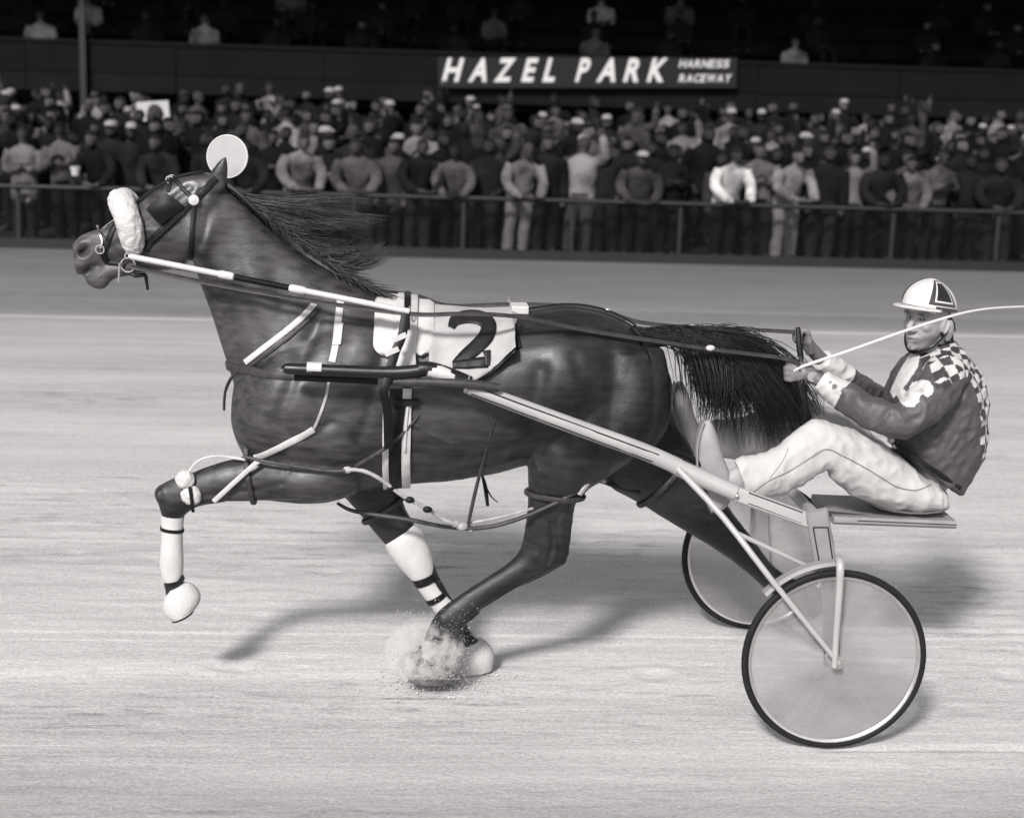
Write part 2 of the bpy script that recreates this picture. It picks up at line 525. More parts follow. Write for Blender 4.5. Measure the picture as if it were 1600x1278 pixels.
def put_letter(ch, x0, x1, yb, yt, name, bold=0.03, shear=0.27):
    """picture pixels of the letter's base corners and height"""
    me, co = letter_mesh(ch, 1, 1, bold)
    a = at(x0, yb, SY); b_ = at(x1, yb, SY); h = at(x0, yt, SY).z-a.z
    u0 = a.x-c0.x; wd = b_.x-a.x; v0 = a.z-(c0.z+u0*slope)
    for v, q in zip(me.vertices, co):
        v.co = sgp(u0+wd*q[0]+shear*h*q[1], v0+h*q[1], 0.004+0.02*q[2])
    me.update()
    rel(link(name, me, M['caption_white'], smooth=False), sg)
for ch, x0, x1 in (('H', 690, 722), ('A', 731, 766), ('Z', 771, 803), ('E', 814, 838), ('L', 847, 871), ('P', 898, 921), ('A', 931, 967), ('R', 973, 1003), ('K', 1010, 1042)):
    put_letter(ch, x0, x1-6, 128.5+(x0-690)*0.001, 91+(x0-690)*0.001, 'letter', 0.035, 0.24)
def put_word(word, x0, x1, yb, yt):
    n = len(word); wts = {'H': 1, 'A': 1.1, 'R': 1, 'N': 1.05, 'E': .9, 'S': .95, 'C': 1, 'W': 1.45, 'Y': 1.05}
    tot = sum(wts[c] for c in word); x = x0
    for c in word:
        d = (x1-x0)*wts[c]/tot
        put_letter(c, x, x+d*0.86, yb, yt, 'small_letter', 0.02, 0.22)
        x += d
put_word('HARNESS', 1060, 1139, 106.5, 94)
put_word('RACEWAY', 1060, 1142, 129, 116.5)
# ================================================================ spectators
def cloth_by_object(name, mode):
    m = bpy.data.materials.new(name); m.use_nodes = True
    t = m.node_tree; b = t.nodes['Principled BSDF']; L = t.links.new
    b.inputs['Roughness'].default_value = 0.9; b.inputs['Specular IOR Level'].default_value = 0.12
    oi = t.nodes.new('ShaderNodeObjectInfo')
    if mode == 'top':
        tc = t.nodes.new('ShaderNodeTexCoord'); nz = t.nodes.new('ShaderNodeTexNoise'); nz.inputs['Scale'].default_value = 3.2
        L(tc.outputs['Object'], nz.inputs['Vector'])
        mr = t.nodes.new('ShaderNodeMapRange'); mr.inputs['To Min'].default_value = .40; mr.inputs['To Max'].default_value = 1.25; mr.inputs['From Min'].default_value = .35; mr.inputs['From Max'].default_value = .62
        n3 = t.nodes.new('ShaderNodeTexNoise'); n3.inputs['Scale'].default_value = 17; n3.inputs['Detail'].default_value = 3; L(tc.outputs['Object'], n3.inputs['Vector'])
        av = t.nodes.new('ShaderNodeMix'); av.inputs[0].default_value = .25; L(nz.outputs['Fac'], av.inputs[2]); L(n3.outputs['Fac'], av.inputs[3])
        # every shirt takes its own stretch of blotches: cloth pattern plus painted partial shade
        of = t.nodes.new('ShaderNodeVectorMath'); of.operation = 'MULTIPLY_ADD'; of.inputs[1].default_value = (9, 9, 9); L(oi.outputs['Random'], of.inputs[0]); L(tc.outputs['Object'], of.inputs[2])
        L(of.outputs[0], nz.inputs['Vector'])
        L(av.outputs[0], mr.inputs[0])
        mx = t.nodes.new('ShaderNodeMix'); mx.data_type = 'RGBA'; mx.blend_type = 'MULTIPLY'; mx.inputs[0].default_value = 1
        L(oi.outputs['Color'], mx.inputs[6]); L(mr.outputs[0], mx.inputs[7]); L(mx.outputs[2], b.inputs['Base Color'])
    else:
        rp = t.nodes.new('ShaderNodeValToRGB'); rp.color_ramp.interpolation = 'CONSTANT'
        els = {'leg': ((0, .003), (.35, .004), (.6, .006), (.8, .010), (.93, .025)), 'skin': ((0, .06), (.12, .012), (.3, .036), (.5, .02), (.68, .045), (.85, .026)), 'hair': ((0, .003), (.5, .006), (.8, .010), (.93, .03))}[mode]
        cr = rp.color_ramp
        while len(cr.elements) < len(els): cr.elements.new(.5)
        for e, (p, v) in zip(cr.elements, els): e.position = p; e.color = g(v)
        L(oi.outputs['Random'], rp.inputs[0]); L(rp.outputs[0], b.inputs['Base Color'])
    return m
M['sp_top'] = cloth_by_object('spectator_shirt', 'top')
M['sp_leg'] = cloth_by_object('spectator_trousers', 'leg')
M['sp_hair'] = cloth_by_object('spectator_hair', 'hair')
M['sp_skin'] = cloth_by_object('spectator_skin', 'skin')
M['sp_shoe'] = mat('spectator_shoe', 0.012, 0.5, 0.2, 8)
M['sp_hat'] = mat('spectator_hat', 0.17, 0.8, 0.1, 8)
M['sp_slacks'] = mat('spectator_pale_slacks', 0.10, 0.85, 0.1, 8)

def spectator_mesh(pose, hat=False, long_hair=False, pale=False):
    mb = MB(); tags_ = []
    def limb(pts, rad, reg, n=10):
        mb.tube(pts, rad, n, sub=3)
        q = catmull([[*p, r] for p, r in zip(pts, rad if hasattr(rad, '__len__') else [rad]*len(pts))], 6)
        for a in q: tags_.append((a[0], a[1], a[2], a[3], reg))
    lean = {'rail': .40, 'clap': .06, 'sit': .05}.get(pose, 0.0)
    hipz = .93; dy0 = 0.0
    if pose == 'sit': hipz = .47
    def up(z, y=0, x=0):            # a point of the upper body, tilted forward about the hips
        h = z-.93; return V(x, y-h*math.sin(lean), hipz+h*math.cos(lean))
    for s in (-1, 1):
        if pose == 'sit':
            limb([V(s*.09, .02, .48), V(s*.13, -.24, .50), V(s*.14, -.44, .46)], [.085, .08, .06], 3)
            limb([V(s*.14, -.44, .46), V(s*.14, -.45, .25), V(s*.14, -.42, .08)], [.058, .052, .042], 3)
            limb([V(s*.14, -.40, .05), V(s*.15, -.55, .04)], [.045, .035], 4)
        else:
            k = .05 if (pose in ('hip', 'pocket') and s > 0) else 0
            limb([V(s*.09, 0, .92), V(s*.10, -.01-k, .72), V(s*.105, -.02-k*2, .50), V(s*.11, .01, .28), V(s*.11, .02, .08)], [.10, .095, .082, .080, .078], 3)
            limb([V(s*.11, .03, .05), V(s*.12, -.06, .045), V(s*.13, -.15, .035)], [.045, .045, .032], 4)
    coat = pose in ('down', 'pocket', 'fold', 'paper')
    secs = [(.74, .155, .215)]*coat + [(.86, .14, .195), (.95, .14, .19), (1.08, .14, .19), (1.22, .145, .205), (1.35, .13, .215), (1.42, .10, .18), (1.47, .075, .09)]
    rs = []
    for z, d, w_ in secs:
        c = up(z); r = []
        for i in range(16):
            t = 2*math.pi*i/16
            r.append(c+V(w_*math.cos(t), d*math.sin(t)*math.cos(lean), -d*math.sin(t)*math.sin(lean)*-1*0))
        rs.append(r); tags_.append((c.x, c.y, c.z, .15, 2))
        for s in (-1, 1): tags_.append((c.x+s*w_*.6, c.y, c.z, .11, 2))
    mb.rings(rs)
    if pose != 'sit': tags_.append((0, 0, .90, .15, 3))
    limb([up(1.44), up(1.54, -.01)], [.055, .05], 0)
    hc = up(1.63, -.025)
    mb.ell(hc, (.078, .098, .118), 14, 10); mb.ell(hc+V(0, -.05, -.05), (.05, .055, .06), 10, 8); mb.ell(hc+V(0, -.10, -.01), (.014, .022, .022), 8, 6)
    tags_.append((hc.x, hc.y-.02, hc.z, .105, 0))
    for s in (-1, 1): mb.ell(hc+V(s*.08, .01, -.01), (.014, .02, .032), 8, 6)
    mb.ell(hc+V(0, .022, .030), (.086, .094, .100), 14, 10)
    if long_hair:
        mb.ell(hc+V(0, .06, -.06), (.10, .07, .13), 12, 9)
    if hat:
        mb.ell(hc+V(0, .005, .075), (.092, .105, .065), 14, 8); mb.ell(hc+V(0, -.09, .055), (.07, .07, .014), 12, 6)
    def arm(s, pts, rad=(.082, .074, .064, .056)):
        limb(pts[:-1], rad[:len(pts)-1], 2, 8)
        a = pts[-2]; b_ = pts[-1]
        limb([a, b_], [.036, .034], 0, 8)
        d = (b_-a).normalized(); sd = d.cross(V(0, 0, 1)); sd = sd.normalized() if sd.length > .1 else V(1, 0, 0)
        for k in (-1.5, -.5, .5, 1.5):            # fingers
            limb([b_+sd*(k*.017), b_+d*.05+sd*(k*.019), b_+d*.085+sd*(k*.017)+V(0, 0, -.012)], [.013, .012, .010], 0, 6)
        limb([b_+sd*.025, b_+d*.035+sd*.05], [.013, .010], 0, 6)
    sh = [up(1.39, 0, s*.20) for s in (-1, 1)]
    for s, h in zip((-1, 1), sh):
        if pose == 'down' or (pose == 'up' and s < 0) or (pose == 'hip' and s < 0):
            arm(s, [h, h+V(s*.05, .02, -.28), h+V(s*.04, -.06, -.50), h+V(s*.03, -.08, -.58)])
        elif pose == 'rail':
            arm(s, [h, h+V(s*.07, -.06, -.24), V(s*.13 if s < 0 else .20, -.44, .94), V(s*-.02 if s < 0 else .12, -.48, .93)])
        elif pose == 'up':
            arm(s, [h, h+V(s*.10, -.16, .10), h+V(s*.06, -.20, .36), h+V(s*.05, -.22, .44)])
        elif pose == 'clap':
            arm(s, [h, h+V(s*.06, -.06, -.26), h+V(s*-.08, -.26, -.18), h+V(s*-.16, -.32, -.12)])
        elif pose == 'fold':
            arm(s, [h, h+V(s*.05, -.02, -.27), h+V(s*-.12, -.20, -.24), h+V(s*-.25, -.20, -.20)])
        elif pose == 'hip':
            arm(s, [h, h+V(s*.19, .04, -.24), h+V(s*.03, -.03, -.42), h+V(s*-.03, -.06, -.44)])
        elif pose == 'pocket':
            arm(s, [h, h+V(s*.08, .05, -.27), h+V(s*.0, -.06, -.46), h+V(s*-.03, -.08, -.53)])
        elif pose == 'sit':
            arm(s, [h, h+V(s*.05, -.04, -.26), h+V(s*-.06, -.26, -.34), h+V(s*-.12, -.34, -.33)])
        elif pose == 'paper':
            arm(s, [h, h+V(s*.06, -.05, -.26), h+V(s*-.05, -.28, -.10), h+V(s*-.09, -.34, -.04)])
    me = remesh(mb, .017, 2)
    q0 = np.empty(len(me.vertices)*3); me.vertices.foreach_get('co', q0); q0 = q0.reshape(-1, 3)
    q1 = np.empty(len(me.vertices)*3); me.vertices.foreach_get('normal', q1); q1 = q1.reshape(-1, 3)
    q0 += q1*np.array([(1-2*abs(mnoise.noise((p[0]*6, p[1]*6, p[2]*4+len(SPM)))))*.012*(p[2] < hc.z-.14) for p in q0])[:, None]   # cloth folds
    me.vertices.foreach_set('co', q0.ravel()); me.update()
    n = len(me.polygons); c = np.empty(n*3); me.polygons.foreach_get('center', c); c = c.reshape(-1, 3)
    T = np.array(tags_); reg = np.zeros(n, int); best = np.full(n, 9.0)
    for r in T:
        d = np.linalg.norm(c-r[:3], axis=1)-r[3]
        k = d < best; best[k] = d[k]; reg[k] = int(r[4])
    q = c-np.array(hc); head = (np.linalg.norm(q/np.array((.12, .14, .15)), axis=1) < 1.05)
    hair = head & ((q[:, 1] > .015) | (q[:, 2] > .055)) & (q[:, 2] > (-.16 if long_hair else -.06))
    reg[hair] = 1
    if hat: reg[head & (q[:, 2] > .045)] = 5
    if pose != 'sit' and not coat:
        reg[(reg == 2) & (c[:, 2] < .86) & (np.abs(c[:, 0]) < .17) & (np.abs(c[:, 1]) < .16)] = 3
    if pale: reg[reg == 3] = 6
    me.polygons.foreach_set('material_index', reg.astype(np.int32))
    for k in ('sp_skin', 'sp_hair', 'sp_top', 'sp_leg', 'sp_shoe', 'sp_hat', 'sp_slacks'): me.materials.append(M[k])
    me.shade_smooth(); me.name = 'person'
    return me
SPM = {}
def get_sp(pose, hat=False, lh=False, pale=False):
    k = (pose, hat, lh, pale)
    if k not in SPM: SPM[k] = spectator_mesh(*k)
    return SPM[k]
crng = random.Random(21)
def spectator(x, Y, z, pose, tone, label, group=None, hat=False, lh=False, pale=False, scale=1.0, turn=0.0):
    o = bpy.data.objects.new('person', get_sp(pose, hat, lh, pale)); COL.objects.link(o)
    o.location = (x, Y, z); o.rotation_euler = (crng.uniform(-.05, .06), crng.uniform(-.06, .06), turn); o.scale = (scale*crng.uniform(.94, 1.16), scale*crng.uniform(.95, 1.15), scale)
    o.color = g(tone*(.32 if tone < .04 else (.50 if tone < .5 else .58))*(2.6 if pose == "sit" else 1))
    tag(o, label, 'person', group)
    return o
# the front row, one by one, leaning at the rail
FR = [ # pixel x, pose, tone, hat, long hair, pale slacks, label
 (40, 'fold', .17, 0, 0, 0, 'spectator in light grey shirt at far left end of the rail'),
 (104, 'clap', .11, 0, 0, 0, 'spectator in mid grey shirt holding a bright paper cup near the left fence post'),
 (165, 'rail', .016, 0, 0, 0, 'spectator in black jacket leaning on rail left of the horse head'),
 (205, 'down', .02, 1, 0, 0, 'spectator in dark coat and pale hat behind the shadow roll'),
 (262, 'rail', .03, 0, 1, 0, 'long haired spectator in dark top above the horse nose'),
 (330, 'down', .016, 0, 0, 0, 'spectator in dark suit behind the horse ears'),
 (398, 'rail', .02, 0, 0, 0, 'spectator in dark jacket leaning just right of the head number disc'),
 (462, 'rail', .20, 0, 0, 0, 'spectator in light open necked shirt leaning above the mane'),
 (520, 'fold', .014, 0, 0, 0, 'spectator in black coat with folded arms above the mane tips'),
 (560, 'rail', .10, 0, 1, 0, 'long haired spectator in grey top leaning right of the mane'),
 (606, 'down', .05, 0, 0, 0, 'spectator in charcoal shirt standing above the blown mane'),
 (652, 'rail', .018, 0, 0, 0, 'spectator in black top leaning with pale cuff above the withers'),
 (706, 'rail', .09, 0, 0, 0, 'spectator in grey shirt leaning on rail beside the middle fence post'),
 (755, 'hip', .02, 0, 0, 0, 'spectator in dark jacket with hand on hip left of the pale dressed woman'),
 (806, 'rail', .22, 0, 1, 1, 'pale dressed spectator with light slacks leaning over the number cloth'),
 (852, 'down', .016, 0, 0, 0, 'spectator in black suit right of the pale dressed spectator'),
 (902, 'up', .24, 0, 0, 0, 'tall spectator in white shirt raising an arm above the horse back'),
 (948, 'pocket', .02, 0, 0, 0, 'spectator in dark suit hands in pockets above the loin'),
 (990, 'rail', .06, 1, 0, 0, 'spectator in grey coat and pale hat leaning above the croup'),
 (1042, 'fold', .014, 0, 0, 0, 'spectator in black coat left of the brightest white shirt'),
 (1130, 'rail', .62, 0, 0, 0, 'spectator in brightest white shirt leaning with arms on the rail'),
 (1186, 'clap', .16, 0, 0, 0, 'spectator in light grey shirt with raised forearms beside the white shirt'),
 (1228, 'rail', .26, 0, 0, 1, 'spectator in pale shirt and pale slacks leaning above the tail'),
 (1282, 'down', .016, 0, 0, 0, 'spectator in dark suit standing right of the pale slacks'),
 (1332, 'up', .15, 0, 1, 0, 'spectator in grey top with raised arm above the reins'),
 (1378, 'rail', .02, 0, 0, 0, 'spectator in dark jacket leaning left of the driver helmet'),
 (1412, 'rail', .12, 0, 0, 0, 'spectator in grey shirt leaning directly above the driver helmet'),
 (1455, 'clap', .09, 0, 0, 0, 'spectator in mid grey shirt right above the helmet crown'),
 (1508, 'down', .014, 0, 0, 0, 'spectator in black suit near the right end of the rail'),
 (1560, 'rail', .02, 0, 0, 0, 'spectator in dark jacket at the far right end of the rail')]
for (px, pose, tone, hat, lh, pale, lab) in FR:
    Y = FENCE_Y+(.44 if pose == 'rail' else .50)
    x = at(px, 330, Y).x
    spectator(x, Y, apron_z(Y), pose, tone, lab, 'spectators at the rail', bool(hat), bool(lh), bool(pale), crng.uniform(.93, 1.0), crng.uniform(-.3, .3))
# packed rows behind
POSES = ['down', 'fold', 'pocket', 'hip', 'clap', 'down', 'fold', 'up', 'paper', 'pocket']
PNAME = {'down': 'arms down', 'fold': 'arms folded', 'pocket': 'hands low', 'hip': 'hand on hip', 'clap': 'hands together', 'up': 'arm raised', 'paper': 'forearms raised'}
def column(px):
    for lim, nm in ((120, 'at left edge'), (260, 'over horse nose'), (400, 'over horse ears'), (560, 'over mane'), (700, 'over withers'), (840, 'over number cloth'), (980, 'over horse back'), (1120, 'over croup'), (1260, 'over tail'), (1400, 'over reins'), (1510, 'over driver')):
        if px < lim: return nm
    return 'at right edge'
row = 0; Y = FENCE_Y+1.15
while Y < GY-1.3:
    xa = at(-10, 250, Y).x; xb = at(1610, 250, Y).x
    x = xa+crng.uniform(0, .4)
    while x < xb:
        r = crng.random()
        tone = crng.choice([.006, .008, .012, .02]) if r < .76 else (crng.uniform(.04, .08) if r < .89 else crng.uniform(.13, .26))
        kind = 'dark jacket' if tone < .035 else ('grey shirt' if tone < .12 else 'pale shirt')
        rowname = 'near rail' if row < 3 else ('middle rows' if row < 7 else 'back rows')
        pose = crng.choice(POSES); hat = crng.random() < .09; lh = crng.random() < .3
        lab = '%s %s spectator in %s, %s, %s %s' % (('short' if (hgt := crng.uniform(.86, 1.06)) < .93 else ('tall' if hgt > 1.0 else 'middling')), 'pale hatted' if hat else ('long haired' if lh else 'bare headed'), kind, PNAME[pose], rowname, column(proj((x, Y, 1.5))[0]))
        yy = Y+crng.uniform(-.42, .42)
        if row >= 1 and crng.random() < .12:
            x += crng.uniform(.3, .6); continue
        spectator(x, yy, apron_z(yy), pose, tone, lab, 'spectators standing in the crowd', hat, lh, False, hgt, crng.gauss(0, .75))
        x += crng.uniform(.52, .86)+row*.02
    Y += .98; row += 1
# upper tier, seated
for i in range(3):
    y0 = GY+0.75+i*DY; z0 = ZT-0.62+i*DZ
    x = at(0, 60, y0).x+crng.uniform(0, 1)
    while x < at(1600, 60, y0).x:
        r = crng.random(); tone = .008 if r < .7 else (.04 if r < .82 else crng.uniform(.10, .18))
        kind = 'dark' if tone < .03 else ('grey' if tone < .1 else 'pale'); lh = crng.random() < .3
        lab = '%s spectator in %s clothes seated in %s upper row %s' % ('long haired' if lh else 'short haired', kind, ('front', 'second', 'third')[i], column(proj((x, y0, 3.5))[0]))
        spectator(x, y0+.50, z0-.02, 'sit', tone, lab, 'spectators seated in the upper tier', False, lh, False, crng.uniform(.93, 1.05), crng.uniform(-.4, .4))
        x += crng.uniform(1.0, 3.2)
# paper held up in the crowd, a pale cup
M['paper'] = mat('white_paper', 0.34, 0.8, 0.05, 5)
c = at(238, 176, FENCE_Y+5.2)
mb = MB(); mb.bar(c+V(-.26, 0, 0), c+V(.28, .03, .05), .012, .32, bev=.05); o = mb.build('paper_sheet', M['paper'], smooth=False)
tag(o, 'pale paper sheet held up over the crowd at left', 'paper')
c = at(118, 268, FENCE_Y+.12)
mb = MB(); mb.tube([c+V(0, 0, -.06), c+V(0, 0, .065)], [.05, .075], 14); o = mb.build('paper_cup', M['paper'])
tag(o, 'bright paper cup held over the rail at left', 'cup')
# ================================================================ the horse
def horse_material():
    m = bpy.data.materials.new('bay_coat'); m.use_nodes = True
    t = m.node_tree; b = t.nodes['Principled BSDF']; L = t.links.new
    tc = t.nodes.new('ShaderNodeTexCoord')
    def noise(sc, st, det=5):
        mp = t.nodes.new('ShaderNodeMapping'); mp.inputs['Scale'].default_value = st; mp.inputs['Rotation'].default_value = (0, R(-35), 0)
        L(tc.outputs['Object'], mp.inputs[0])
        n = t.nodes.new('ShaderNodeTexNoise'); n.inputs['Scale'].default_value = sc; n.inputs['Detail'].default_value = det
        L(mp.outputs[0], n.inputs['Vector']); return n.outputs['Fac']
    at_ = t.nodes.new('ShaderNodeAttribute'); at_.attribute_name = 'tone'
    rp = t.nodes.new('ShaderNodeValToRGB'); e = rp.color_ramp.elements
    e[0].position = 0.38; e[0].color = (0.35, 0.35, 0.35, 1); e[1].position = 0.62; e[1].color = (2.3, 2.3, 2.3, 1)
    mxn = t.nodes.new('ShaderNodeMix'); mxn.inputs[0].default_value = .55
    L(noise(5, (1, 1, 1)), mxn.inputs[2]); L(noise(30, (.28, 1, 1.4), 9), mxn.inputs[3]); L(mxn.outputs[0], rp.inputs[0])
    mx = t.nodes.new('ShaderNodeMix'); mx.data_type = 'RGBA'; mx.blend_type = 'MULTIPLY'; mx.inputs[0].default_value = 1
    L(at_.outputs['Color'], mx.inputs[6]); L(rp.outputs[0], mx.inputs[7]); L(mx.outputs[2], b.inputs['Base Color'])
    r2 = t.nodes.new('ShaderNodeMapRange'); r2.inputs['To Min'].default_value = 0.34; r2.inputs['To Max'].default_value = 0.58; r2.inputs['From Min'].default_value = .35; r2.inputs['From Max'].default_value = .65
    L(noise(9, (1, 1, 1)), r2.inputs[0]); L(r2.outputs[0], b.inputs['Roughness'])
    b.inputs['Specular IOR Level'].default_value = 0.45
    ad = t.nodes.new('ShaderNodeMath'); ad.operation = 'MULTIPLY_ADD'; ad.inputs[1].default_value = 0.5
    L(noise(210, (0.3, 1, 1.5), 5), ad.inputs[0]); L(noise(14, (1, 1, 1)), ad.inputs[2])
    bp = t.nodes.new('ShaderNodeBump'); bp.inputs['Strength'].default_value = 0.24; bp.inputs['Distance'].default_value = 0.008
    L(ad.outputs[0], bp.inputs['Height']); L(bp.outputs[0], b.inputs['Normal'])
    return m
M['coat'] = horse_material()
M['hair'] = mat('mane_hair', 0.008, 0.4, 0.6, 40, spec=0.4)
M['mane_hair'] = mat('mane_hair_brown', 0.032, 0.4, 0.7, 60, spec=0.45)
M['hoof'] = mat('hoof_horn', 0.12, 0.55, 0.3, 20)

TORSO = [(366,600,366,668,.10),(382,572,384,712,.155),(410,545,412,735,.20),(455,512,460,757,.235),(520,482,522,772,.255),(600,470,602,758,.27),
         (690,484,695,748,.295),(765,488,768,737,.30),(820,485,825,722,.295),(880,479,882,712,.29),(935,484,930,700,.27),
         (985,507,975,690,.235),(1022,540,1012,680,.185),(1046,585,1042,660,.12)]
NECK = [(612,474,450,725,.17),(585,458,385,650,.165),(532,430,358,580,.135),(478,400,338,515,.11),(428,360,320,462,.093),(380,316,307,425,.085),(350,287,303,398,.08)]
HEAD = [(348,282,330,360,.07),(325,269,312,398,.088),(292,270,276,412,.096),(258,283,246,414,.086),(226,305,222,414,.070),(196,332,194,412,.058),(166,354,170,408,.051),(143,361,150,412,.052),(124,369,132,427,.050),(112,382,119,432,.036)]
JAW = [(290,372,290,418,.075),(250,388,248,426,.062),(215,403,214,428,.046),(190,410,190,432,.037),(172,412,176,437,.034),(158,417,165,451,.034),(143,425,152,453,.030),(131,433,138,446,.022)]
mb = MB()
mb.ploft(TORSO, 0, 26, 2.15)
mb.ploft(NECK, 0, 22, 2.1)
mb.ploft(HEAD, 0, 20, 2.3)
mb.ploft(JAW, 0, 14, 2.2)
# near foreleg, lifted
D = -0.13
mb.ploft([(560,680,560,770,.08,-.13),(510,698,510,785,.09,-.14),(450,703,452,785,.085),(400,711,402,783,.074),(345,722,348,784,.060),(302,737,312,790,.050),(270,746,292,802,.047),(246,762,290,806,.046),(246,785,287,806,.042),(253,812,285,816,.035),(256,845,283,846,.030),(256,880,283,878,.031),(254,902,284,897,.037),(258,922,284,912,.032),(262,934,290,922,.034)], D)
mb.ploft([(258,925,300,915,.042),(262,950,308,930,.052),(268,974,303,958,.054)], D, sub=2)
# far foreleg, planted behind
D = 0.12
mb.ploft([(470,640,600,640,.10),(488,700,604,700,.10),(508,752,608,742,.088),(540,778,622,766,.070),(568,811,637,800,.056),(597,846,654,828,.050),(614,868,665,848,.046),(634,893,676,874,.036),(655,925,690,906,.032),(676,952,706,934,.033),(688,974,724,958,.040),(704,998,734,984,.033),(716,1018,752,1004,.040)], D)
mb.ploft([(708,1022,762,1004,.048),(702,1040,770,1022,.058),(700,1053,768,1049,.062)], D, sub=2)
# near hind, reaching forward under the body
D = -0.13
mb.ploft([(838,560,1035,545,.10,-.13),(828,640,1050,630,.135,-.14),(826,700,1030,690,.13,-.15),(825,738,958,738,.10,-.15),(824,778,904,780,.074),(821,812,889,822,.058),(815,848,885,858,.052),(802,872,874,884,.050),(766,898,822,912,.040),(716,930,768,944,.034),(684,955,738,968,.041),(668,980,716,990,.036),(660,1003,700,1010,.034)], D)
mb.ploft([(655,1008,702,1014,.040),(643,1036,704,1036,.052),(636,1066,706,1066,.058)], D, sub=2)
# far hind, stretched behind
D = 0.13
mb.ploft([(900,600,1045,580,.12),(920,690,1055,650,.13),(945,752,1075,690,.115),(1000,786,1088,716,.092),(1045,815,1112,752,.072),(1102,849,1146,802,.058),(1150,882,1176,840,.047),(1184,910,1204,878,.037),(1204,928,1226,896,.041),(1226,934,1246,906,.034)], D)
mb.ploft([(1234,944,1252,904,.045),(1256,962,1280,918,.056),(1276,964,1290,928,.058)], D, sub=2)
# muscle masses and bone
E_ = lambda px, py, dy, a, b_, c: mb.ell(P(px, py, dy), (a, b_, c))
for s in (-1, 1):
    E_(300, 365, s*.055, .125, .05, .115)       # jowl
    E_(262, 318, s*.062, .07, .022, .03)        # cheek bone
# knees, hocks, fetlocks and the tendons behind the cannons
E_(252, 772, -.13, .030, .050, .040); E_(268, 795, -.13, .040, .046, .028)
E_(880, 868, -.13, .020, .026, .045); E_(838, 862, -.13, .045, .055, .040)
E_(735, 962, -.13, .018, .030, .022); E_(692, 965, -.13, .028, .043, .030)
E_(284, 903, -.13, .016, .026, .020)
mb.tube([P(874,878,-.13), P(840,900,-.13), P(780,930,-.13), P(738,960,-.13)], [.020, .017, .016, .018], 8, sub=3)
mb.tube([P(893,790,-.14), P(888,830,-.13), P(884,866,-.13)], [.016, .015, .018], 8, sub=3)
E_(1128, 812, .13, .03, .05, .03); E_(1216, 908, .13, .03, .042, .03)
E_(165, 413, 0, .034, .024, .016)
E_(148, 420, 0, .018, .02, .008)
E_(128, 393, 0, .042, .060, .042)
mb.ploft([(322,300,352,300,.022,-.055),(326,275,356,278,.024,-.06),(338,256,358,262,.016,-.064),(350,243,355,246,.005,-.066)], 0, 10)   # ear
mb.ploft([(322,300,352,300,.022,.055),(326,275,356,278,.024,.06),(338,256,358,262,.016,.064),(350,243,355,246,.005,.066)], 0, 10)
hme = remesh(mb, 0.0095, 9, 0.5)
# nostrils, mouth line, ribs and veins pressed into the surface
co = np.empty(len(hme.vertices)*3); hme.vertices.foreach_get('co', co); co = co.reshape(-1, 3)
nv = np.empty(len(hme.vertices)*3); hme.vertices.foreach_get('normal', nv); nv = nv.reshape(-1, 3)
for s in (-1, 1):
    c = np.array(P(128, 393, s*.055)); q = (co-c); d2 = ((q[:, 0]-.35*q[:, 2])/.034)**2+(q[:, 1]/.05)**2+((q[:, 2]+.0)/.030)**2
    co -= nv*(np.exp(-d2*1.5)*.042)[:, None]
    d2 = np.abs(np.sqrt((q[:, 0]/.036)**2+(q[:, 2]/.032)**2)-1.05); co += nv*(np.exp(-(d2/.25)**2)*.006*(np.abs(q[:, 1]) < .05))[:, None]
    for k in range(7):                           # ribs
        x0 = P(610+k*30, 640).x
        sel = np.exp(-((co[:, 0]-x0-0.18*(co[:, 2]-1.05))/.022)**2)*np.exp(-((co[:, 2]-1.02)/.16)**2)*((co[:, 1]-YC)*s > .1)
        co += nv*(sel*.0035)[:, None]
def bulge(px, py, rx, rz, amp, side=(-1, 1), ang=0.0):
    global co
    c = P(px, py)
    for sd in side:
        dx = co[:, 0]-c.x; dz = co[:, 2]-c.z
        ca_, sa_ = math.cos(R(ang)), math.sin(R(ang))
        u = dx*ca_+dz*sa_; v = -dx*sa_+dz*ca_
        k = np.exp(-((u/rx)**2+(v/rz)**2))*np.clip(((co[:, 1]-YC)*sd-.02)/.06, 0, 1)
        co = co+nv*(k*amp*1.35)[:, None]
def groove(pix, wd, amp, side=(-1, 1)):
    global co
    q = catmull([(P(*p).x, P(*p).z) for p in pix], 24)
    d = np.min(np.stack([np.hypot(co[:, 0]-a[0], co[:, 2]-a[1]) for a in q]), axis=0)
    for sd in side:
        k = np.exp(-(d/wd)**2)*np.clip(((co[:, 1]-YC)*sd-.02)/.06, 0, 1)
        co = co-nv*(k*amp*1.1)[:, None]
bulge(450, 600, .13, .19, .030, ang=20)
bulge(415, 660, .09, .12, .022)
bulge(560, 540, .10, .17, .022, ang=-12)
bulge(535, 680, .10, .10, .024)
bulge(470, 740, .14, .06, .016, side=(-1,))
bulge(875, 560, .13, .17, .024, ang=15)
bulge(985, 600, .10, .17, .024, ang=-10)
bulge(852, 690, .07, .10, .022)
bulge(880, 730, .05, .08, .014)
bulge(390, 440, .10, .09, .010, ang=-40)
bulge(720, 640, .25, .16, .014)
groove([(500, 490), (470, 560), (440, 640), (450, 690)], .030, .012)
groove([(600, 520), (585, 600), (565, 660)], .030, .010)
groove([(430, 640), (480, 665), (520, 640)], .022, .008)
groove([(835, 560), (828, 640), (840, 700)], .035, .016)
groove([(945, 530), (948, 600), (930, 680), (910, 740)], .035, .010)
groove([(1010, 560), (1005, 640), (985, 700)], .022, .008)
groove([(360, 360), (380, 440), (405, 520)], .04, .006)
groove([(320, 300), (318, 350), (300, 400)], .018, .008)
groove([(150, 414), (165, 408), (182, 404)], .007, .009)
